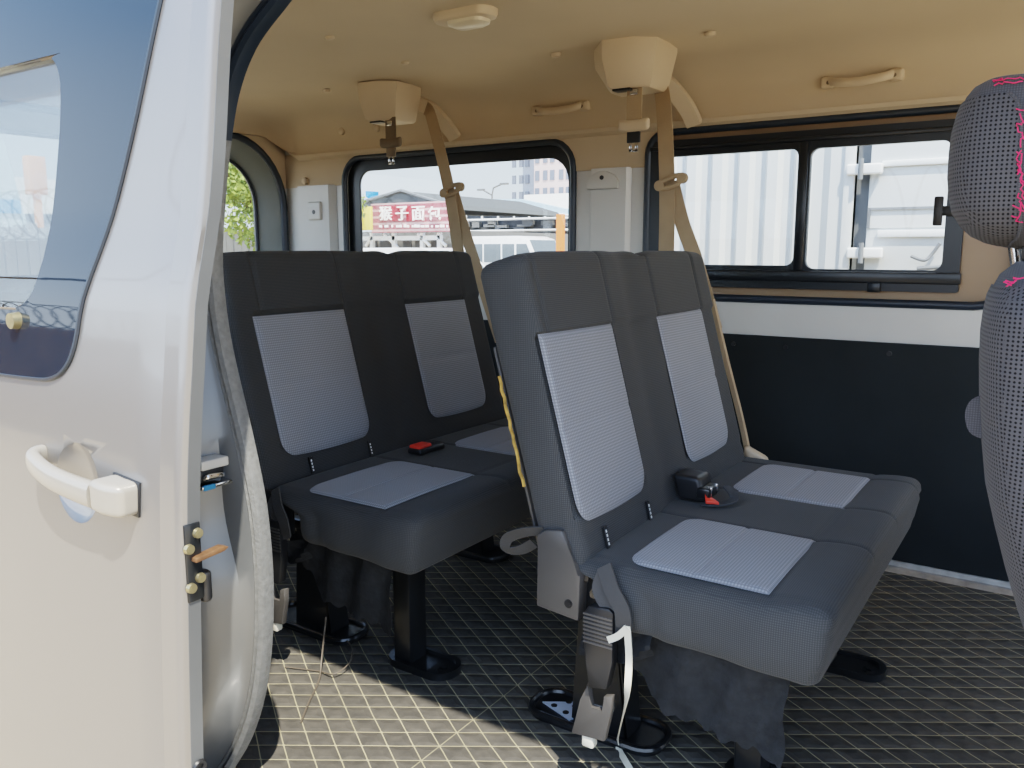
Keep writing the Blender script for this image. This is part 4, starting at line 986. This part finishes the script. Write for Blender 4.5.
b = B(); p, q_ = S(365.5, 191, YS + 1), S(373.5, 199, YS + 1); prism(b, [(p.x, YS + 1, p.z), (q_.x, YS + 1, p.z - .03), (q_.x, YS + 1, q_.z + .05), ((p.x * .6 + q_.x * .4), YS + 1, q_.z), (p.x, YS + 1, q_.z + .12)], (0, .3, 0)); box(b, ((p.x + q_.x) / 2 - .04, YS + 1.1, q_.z - 1.0), ((p.x + q_.x) / 2 + .04, YS + 1.2, q_.z + .05)); o = obj('blue_board', b, 'skyblue', smooth=False, base=(p.x, YS + 1, q_.z)); o['label'] = 'small bright blue board above the yellow board by the tree'; o['category'] = 'sign'
# long market shed to the right of the shop
YM = 34.0
mk = empty('market_shed', (S(510, 232, YM).x, YM, GZ), 'long open market shed with sloping pale roof right of the shop', 'shed')
b = B(); prism(b, [S(452, 201, YM), S(580, 215.5, YM), S(580, 212, YM), S(520, 199, YM + 0), S(480, 199, YM)], (0, .6, 0)); obj('roof', b, 'paleblue', mk, smooth=False)
b = B(); prism(b, [S(452, 203, YM + .4), S(580, 216.5, YM + .4), S(580, 262, YM + .4), S(452, 262, YM + .4)], (0, .2, 0)); obj('back_wall', b, 'shade', mk, smooth=False)
b = B()
for (u0_, v0, u1_, v1) in ((452, 202.5, 580, 216.5), (455, 220.5, 580, 217.5), (455, 231.5, 580, 229.5)): tube(b, [S(u0_, v0, YM - .1), S(u1_, v1, YM - .1)], .06, 6)
for u in (466, 482, 498, 514, 529, 545): tube(b, [S(u, 203.5 + (u - 452) * .11, YM - .1), S(u, 219, YM - .1)], .05, 6)
obj('truss', b, 'white', mk)
b = B(); rq = random.Random(9)
for k in range(26):
    u, v = rq.uniform(455, 570), rq.uniform(222, 238); p = S(u, v, YM); box(b, (p.x - rq.uniform(.1, .5), YM + .1, p.z - .08), (p.x + rq.uniform(.1, .5), YM + .3, p.z + rq.uniform(.02, .2)))
obj('stall_goods', b, 'fencegrey', mk, smooth=False)
b = B(); p = S(559, 214, 20); box(b, (p.x - .09, 20, GZ), (p.x + .09, 20.18, p.z)); o = obj('orange_post', b, 'orange', smooth=False, base=(p.x, 20, GZ)); o['label'] = 'orange post at the right end of the market shed'; o['category'] = 'post'
# street lamp
p = S(492, 205, 40); lm = empty('street_lamp', (p.x, 40, GZ), 'thin double-armed street lamp above the market shed', 'street lamp')
b = B(); q_ = S(492, 188, 40); tube(b, [Vector((q_.x, 40, GZ)), Vector((q_.x, 40, q_.z - .4)), Vector((q_.x + .1, 40, q_.z)), Vector((q_.x + .7, 40, q_.z + .2))], .05, 6, up=(0, 1, 0)); tube(b, [Vector((q_.x, 40, q_.z - .4)), Vector((q_.x - .6, 40, q_.z - .1))], .05, 6, up=(0, 1, 0)); obj('pole', b, 'fencegrey', lm)
b = B(); box(b, (q_.x + .6, 39.9, q_.z + .15), (q_.x + 1.1, 40.1, q_.z + .25)); box(b, (q_.x - 1.0, 39.9, q_.z - .12), (q_.x - .55, 40.1, q_.z - .02)); obj('lamp_head', b, 'fencegrey', lm)
# apartment tower
YT = 90
tw = empty('apartment_tower', (S(545, 200, YT).x, YT, GZ), 'tall pink and grey apartment tower in the distance', 'building')
a, m_, c = S(510, 200, YT), S(534, 200, YT), S(600, 200, YT); top = 34
b = B(); box(b, (a.x, YT + 3, GZ), (m_.x, YT + 14, top)); obj('grey_wing', b, 'greywall', tw, smooth=False)
b = B(); box(b, (m_.x, YT, GZ), (c.x, YT + 14, top)); obj('pink_wing', b, 'pinkwall', tw, smooth=False)
b = B(); p = S(524, 195, YT - 6); box(b, (p.x, YT - 6, GZ), (S(600, 195, YT - 6).x, YT - 1, p.z)); obj('podium', b, 'white', tw, smooth=False)
for r_ in range(11):
    z = 7.4 + r_ * 2.1
    for u in (514, 521, 527):
        p = S(u, 180, YT + 2.9); b = B(); box(b, (p.x - .28, YT + 2.85, z), (p.x + .28, YT + 3.0, z + 1.1)); obj('window', b, 'towerwin', tw, smooth=False)
    for u in (537, 545, 552, 561, 568, 577):
        p = S(u, 180, YT - .1); b = B(); box(b, (p.x - .3, YT - .1, z), (p.x + .3, YT + .05, z + 1.2)); obj('window', b, 'towerwin', tw, smooth=False)
# white minibus, pickup roofs
def minibus(cx_, y, L, H, label, flip=1):
    e = empty('minibus', (cx_, y, GZ), label, 'minibus')
    W_ = 1.7; pr = [(-L / 2, .45), (-L / 2, H * .93), (-L / 2 + .12, H), (L * .16, H), (L * .27, H * .95), (L * .38, H * .60), (L * .485, H * .50), (L * .50, .60), (L * .49, .40)]
    b = B(); prism(b, [(cx_ + x * flip, y, GZ + z) for x, z in pr], (0, W_, 0), .05); obj('body', b, 'car', e)
    for (xa, xb_) in ((-.46, -.26), (-.24, -.04), (-.02, .12)):
        b = B(); prism(b, [(cx_ + xa * L * flip, y - .012, GZ + H * .60), (cx_ + xb_ * L * flip, y - .012, GZ + H * .60), (cx_ + xb_ * L * flip, y - .012, GZ + H * .88), (cx_ + xa * L * flip, y - .012, GZ + H * .88)], (0, .02, 0)); obj('side_window', b, 'carglass', e, smooth=False)
    b = B(); prism(b, [(cx_ + x * L * flip, y - .012, GZ + z * H) for x, z in ((.145, .60), (.345, .60), (.26, .88), (.145, .88))], (0, .02, 0)); obj('side_window', b, 'carglass', e, smooth=False)
    b = B(); prism(b, [(cx_ + x * L * flip, y + .1, GZ + z * H + .01) for x, z in ((.275, .93), (.375, .62))] + [(cx_ + x * L * flip, y + W_ - .1, GZ + z * H + .01) for x, z in ((.375, .62), (.275, .93))], (.02 * flip, 0, .01)); obj('windscreen', b, 'carglass', e, smooth=False)
    for wx in (-.30, .32):
        for wy in (0, W_ - .18):
            b = B(); cyl(b, (cx_ + wx * L * flip, y + wy - .02, GZ + .32), (cx_ + wx * L * flip, y + wy + .2, GZ + .32), .32, 24); w_ = obj('wheel', b, 'tyre', e)
            b = B(); cyl(b, (cx_ + wx * L * flip, y + wy - .03, GZ + .32), (cx_ + wx * L * flip, y + wy - .015, GZ + .32), .17, 20); obj('hub', b, 'fencegrey', w_)
    return e
xa, xb_ = S(463, 240, 22).x, S(548, 240, 22).x
minibus((xa + xb_) / 2, 22, xb_ - xa, S(500, 236, 22).z - GZ, 'white minibus parked in front of the market shed')
xa, xb_ = S(378, 250, 18).x, S(448, 250, 18).x
minibus((xa + xb_) / 2, 17.5, 4.6, 1.68, 'white minibus with only its roof showing, below the shop sign')
# trees
def tree(cx_, cy_, h, r, label, seed, cz=None):
    rq = random.Random(seed); e = empty('leafy_tree', (cx_, cy_, GZ), label, 'tree', 'trees outside the rear windows')
    b = B(); tube(b, [Vector((cx_, cy_, GZ)), Vector((cx_ + .05, cy_, GZ + h * .3)), Vector((cx_ - .1, cy_, GZ + h * .7))], .12, 8, up=(1, 0, 0))
    for k in range(6):
        a = k * 1.1; tube(b, [Vector((cx_, cy_, GZ + h * (.3 + .05 * k))), Vector((cx_ + r * .6 * math.cos(a), cy_ + r * .6 * math.sin(a), GZ + h * (.5 + .06 * k)))], .05, 6)
    obj('trunk', b, 'bark', e)
    b = B()
    blobs = [(Vector((rq.gauss(0, .45) * r, rq.gauss(0, .45) * r, rq.uniform(-.28, .42) * h)), rq.uniform(.25, .45) * r) for _ in range(26)]
    for i in range(14000):
        c0, rr_ = rq.choice(blobs); d = Vector((rq.gauss(0, 1), rq.gauss(0, 1), rq.gauss(0, 1))).normalized() * rr_ * rq.uniform(.6, 1.05)
        p = Vector((cx_, cy_, GZ + h * .58)) + c0 + d; s_ = rq.uniform(.035, .075)
        a = Vector((rq.gauss(0, 1), rq.gauss(0, 1), rq.gauss(0, 1))).normalized() * s_; c = a.cross(Vector((rq.gauss(0, 1), rq.gauss(0, 1), rq.gauss(0, 1)))).normalized() * s_ * .6
        b.faces.new([b.verts.new(p + a), b.verts.new(p + c), b.verts.new(p - a), b.verts.new(p - c)])
    me = bpy.data.meshes.new('foliage'); bmesh.ops.translate(b, verts=b.verts[:], vec=(-cx_, -cy_, -GZ)); b.to_mesh(me); b.free(); link('foliage', me, 'leaf', e, smooth=False)
p = X(246, 205, -14); tree(p.x, p.y + .5, 4.6, 1.7, 'yellow-green tree outside the tailgate window', 1)
p = Y(350, 200, 21.3); tree(p.x - 1.15, 20.8, 5.3, 1.5, 'yellow-green tree at the left edge of the fixed window', 2)
# grey fence beyond the tailgate
fn = empty('metal_fence', (-17, 10.5, GZ), 'grey corrugated fence below the tree outside the tailgate window', 'fence')
zt = X(240, 232, -17).z; b = B()
for k in range(44): box(b, (-17, 6 + k * .22, GZ), (-16.94 + .03 * (k % 2), 6.19 + k * .22, zt + .04 * (k % 3)))
obj('panel', b, 'fencegrey', fn, smooth=False)
# buildings seen through the sliding door's clear pane and the van's rear
def XP(u, v, x=-32): return X(u, v, x)
a, c = XP(-14, 150), XP(16, 290); b = B()
tb = empty('pale_tower', (-32, (a.y + c.y) / 2, GZ), 'white and pale blue tapering tower seen through the sliding door glass', 'tower')
yy0, yy1 = XP(-30, 200).y, XP(16, 200).y; zt2 = XP(8, 125).z + 3
loft(b, [[Vector((-32, yy0, GZ)), Vector((-32, yy1 + .8, GZ)), Vector((-36, yy1 + .8, GZ)), Vector((-36, yy0, GZ))], [Vector((-32, yy0, zt2)), Vector((-32, yy1 - .9, zt2)), Vector((-36, yy1 - .9, zt2)), Vector((-36, yy0, zt2))]]); obj('tower_body', b, 'paleblue', tb, smooth=False)
b = B()
for v in (203, 210): p = XP(8, v); box(b, (-31.9, yy0, p.z - .12), (-31.98, yy1 + .1, p.z + .12))
obj('turquoise_band', b, 'skyblue', tb, smooth=False)
wb = empty('white_building', (-38, XP(35, 200, -38).y, GZ), 'white low building seen through the sliding door glass', 'building')
ya, yb_ = XP(15, 200, -38).y, XP(62, 200, -38).y; zt3 = XP(30, 178, -38).z
b = B(); box(b, (-38, ya, GZ), (-44, yb_ + 3, zt3)); obj('wall', b, 'white', wb, smooth=False)
for u in (20, 30, 40, 50):
    for v in (222, 240, 258):
        p = XP(u, v, -38); b = B(); box(b, (-37.95, p.y - .5, p.z - .35), (-38.02, p.y + .5, p.z + .35)); obj('window', b, 'towerwin', wb, smooth=False)
p, q_ = XP(27, 155, -30), XP(49, 195, -30); b = B(); box(b, (-30, p.y, q_.z), (-30.4, q_.y, p.z), .05); box(b, (-30.1, (p.y + q_.y) / 2 - .1, GZ), (-30.3, (p.y + q_.y) / 2 + .1, q_.z + .1)); o = obj('orange_sign', b, 'orangepanel', base=(-30, p.y, GZ)); o['label'] = 'plain orange panel seen through the sliding door glass'; o['category'] = 'sign'

# yard wall with razor wire behind the photographer (seen reflected in the door glass)
WYR = -6.0
b = B(); box(b, (-60, WYR - .25, GZ), (14, WYR, 1.16)); o = obj('yard_wall', b, 'wallbrown', smooth=False, base=(-20, WYR, GZ)); o['label'] = 'brown rendered yard wall reflected in the door glass'; o['category'] = 'wall'
b = B(); pts = []
for k in range(1600):
    a = k / 20 * 2 * PI; pts.append(Vector((-34 + k * .0270, WYR - .12 + .42 * math.cos(a), 1.60 + .42 * math.sin(a + .3))))
tube(b, pts, .018, 4, up=(1, 0, 0)); o = obj('razor_wire', b, 'razor', base=(-20, WYR, 1.16)); o['label'] = 'coiled razor wire along the top of the yard wall'; o['category'] = 'wire'
b = B(); tube(b, smoothpath([Vector((-40 + k * 4, WYR, 3.62 - .06 * math.sin(k * 1.7))) for k in range(14)], 6), .05, 6); o = obj('overhead_cable', b, 'razor', base=(-20, WYR, 3.6)); o['label'] = 'dark overhead cable above the razor wire'; o['category'] = 'cable'

# ------------------------------------------------------------------ light
sun = bpy.data.lights.new('sun', 'SUN'); sun.energy = 6.0; sun.angle = .012; sun.color = (1, .93, .80)
so = bpy.data.objects.new('sun', sun); C.objects.link(so)
sd_ = Vector((-.46, .375, -1)); so.rotation_euler = sd_.to_track_quat('-Z', 'Y').to_euler()
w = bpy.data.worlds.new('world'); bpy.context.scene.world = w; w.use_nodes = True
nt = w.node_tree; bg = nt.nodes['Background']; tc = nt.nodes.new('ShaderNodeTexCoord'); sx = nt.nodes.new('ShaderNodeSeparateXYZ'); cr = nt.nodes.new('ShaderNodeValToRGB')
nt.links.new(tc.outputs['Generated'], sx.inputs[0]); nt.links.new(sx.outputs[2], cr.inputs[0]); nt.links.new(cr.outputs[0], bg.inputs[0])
my = nt.nodes.new('ShaderNodeMapRange'); my.inputs[1].default_value = .1; my.inputs[2].default_value = -.9; my.inputs[3].default_value = 1.35; my.inputs[4].default_value = 3.9   # sky strength raised on the sun's side, added to fill the van interior
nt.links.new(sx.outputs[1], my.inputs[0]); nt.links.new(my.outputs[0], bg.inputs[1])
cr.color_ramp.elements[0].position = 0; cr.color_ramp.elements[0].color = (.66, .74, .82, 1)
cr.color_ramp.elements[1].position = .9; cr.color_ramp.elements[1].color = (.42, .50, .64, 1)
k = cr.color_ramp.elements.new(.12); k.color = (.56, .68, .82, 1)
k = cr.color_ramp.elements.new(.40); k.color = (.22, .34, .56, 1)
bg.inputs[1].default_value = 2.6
sc = bpy.context.scene
sc.view_settings.view_transform = 'Filmic'; sc.view_settings.look = 'Medium High Contrast'; sc.view_settings.exposure = .75
sc.cycles.max_bounces = 10; sc.cycles.transparent_max_bounces = 16; sc.cycles.diffuse_bounces = 6
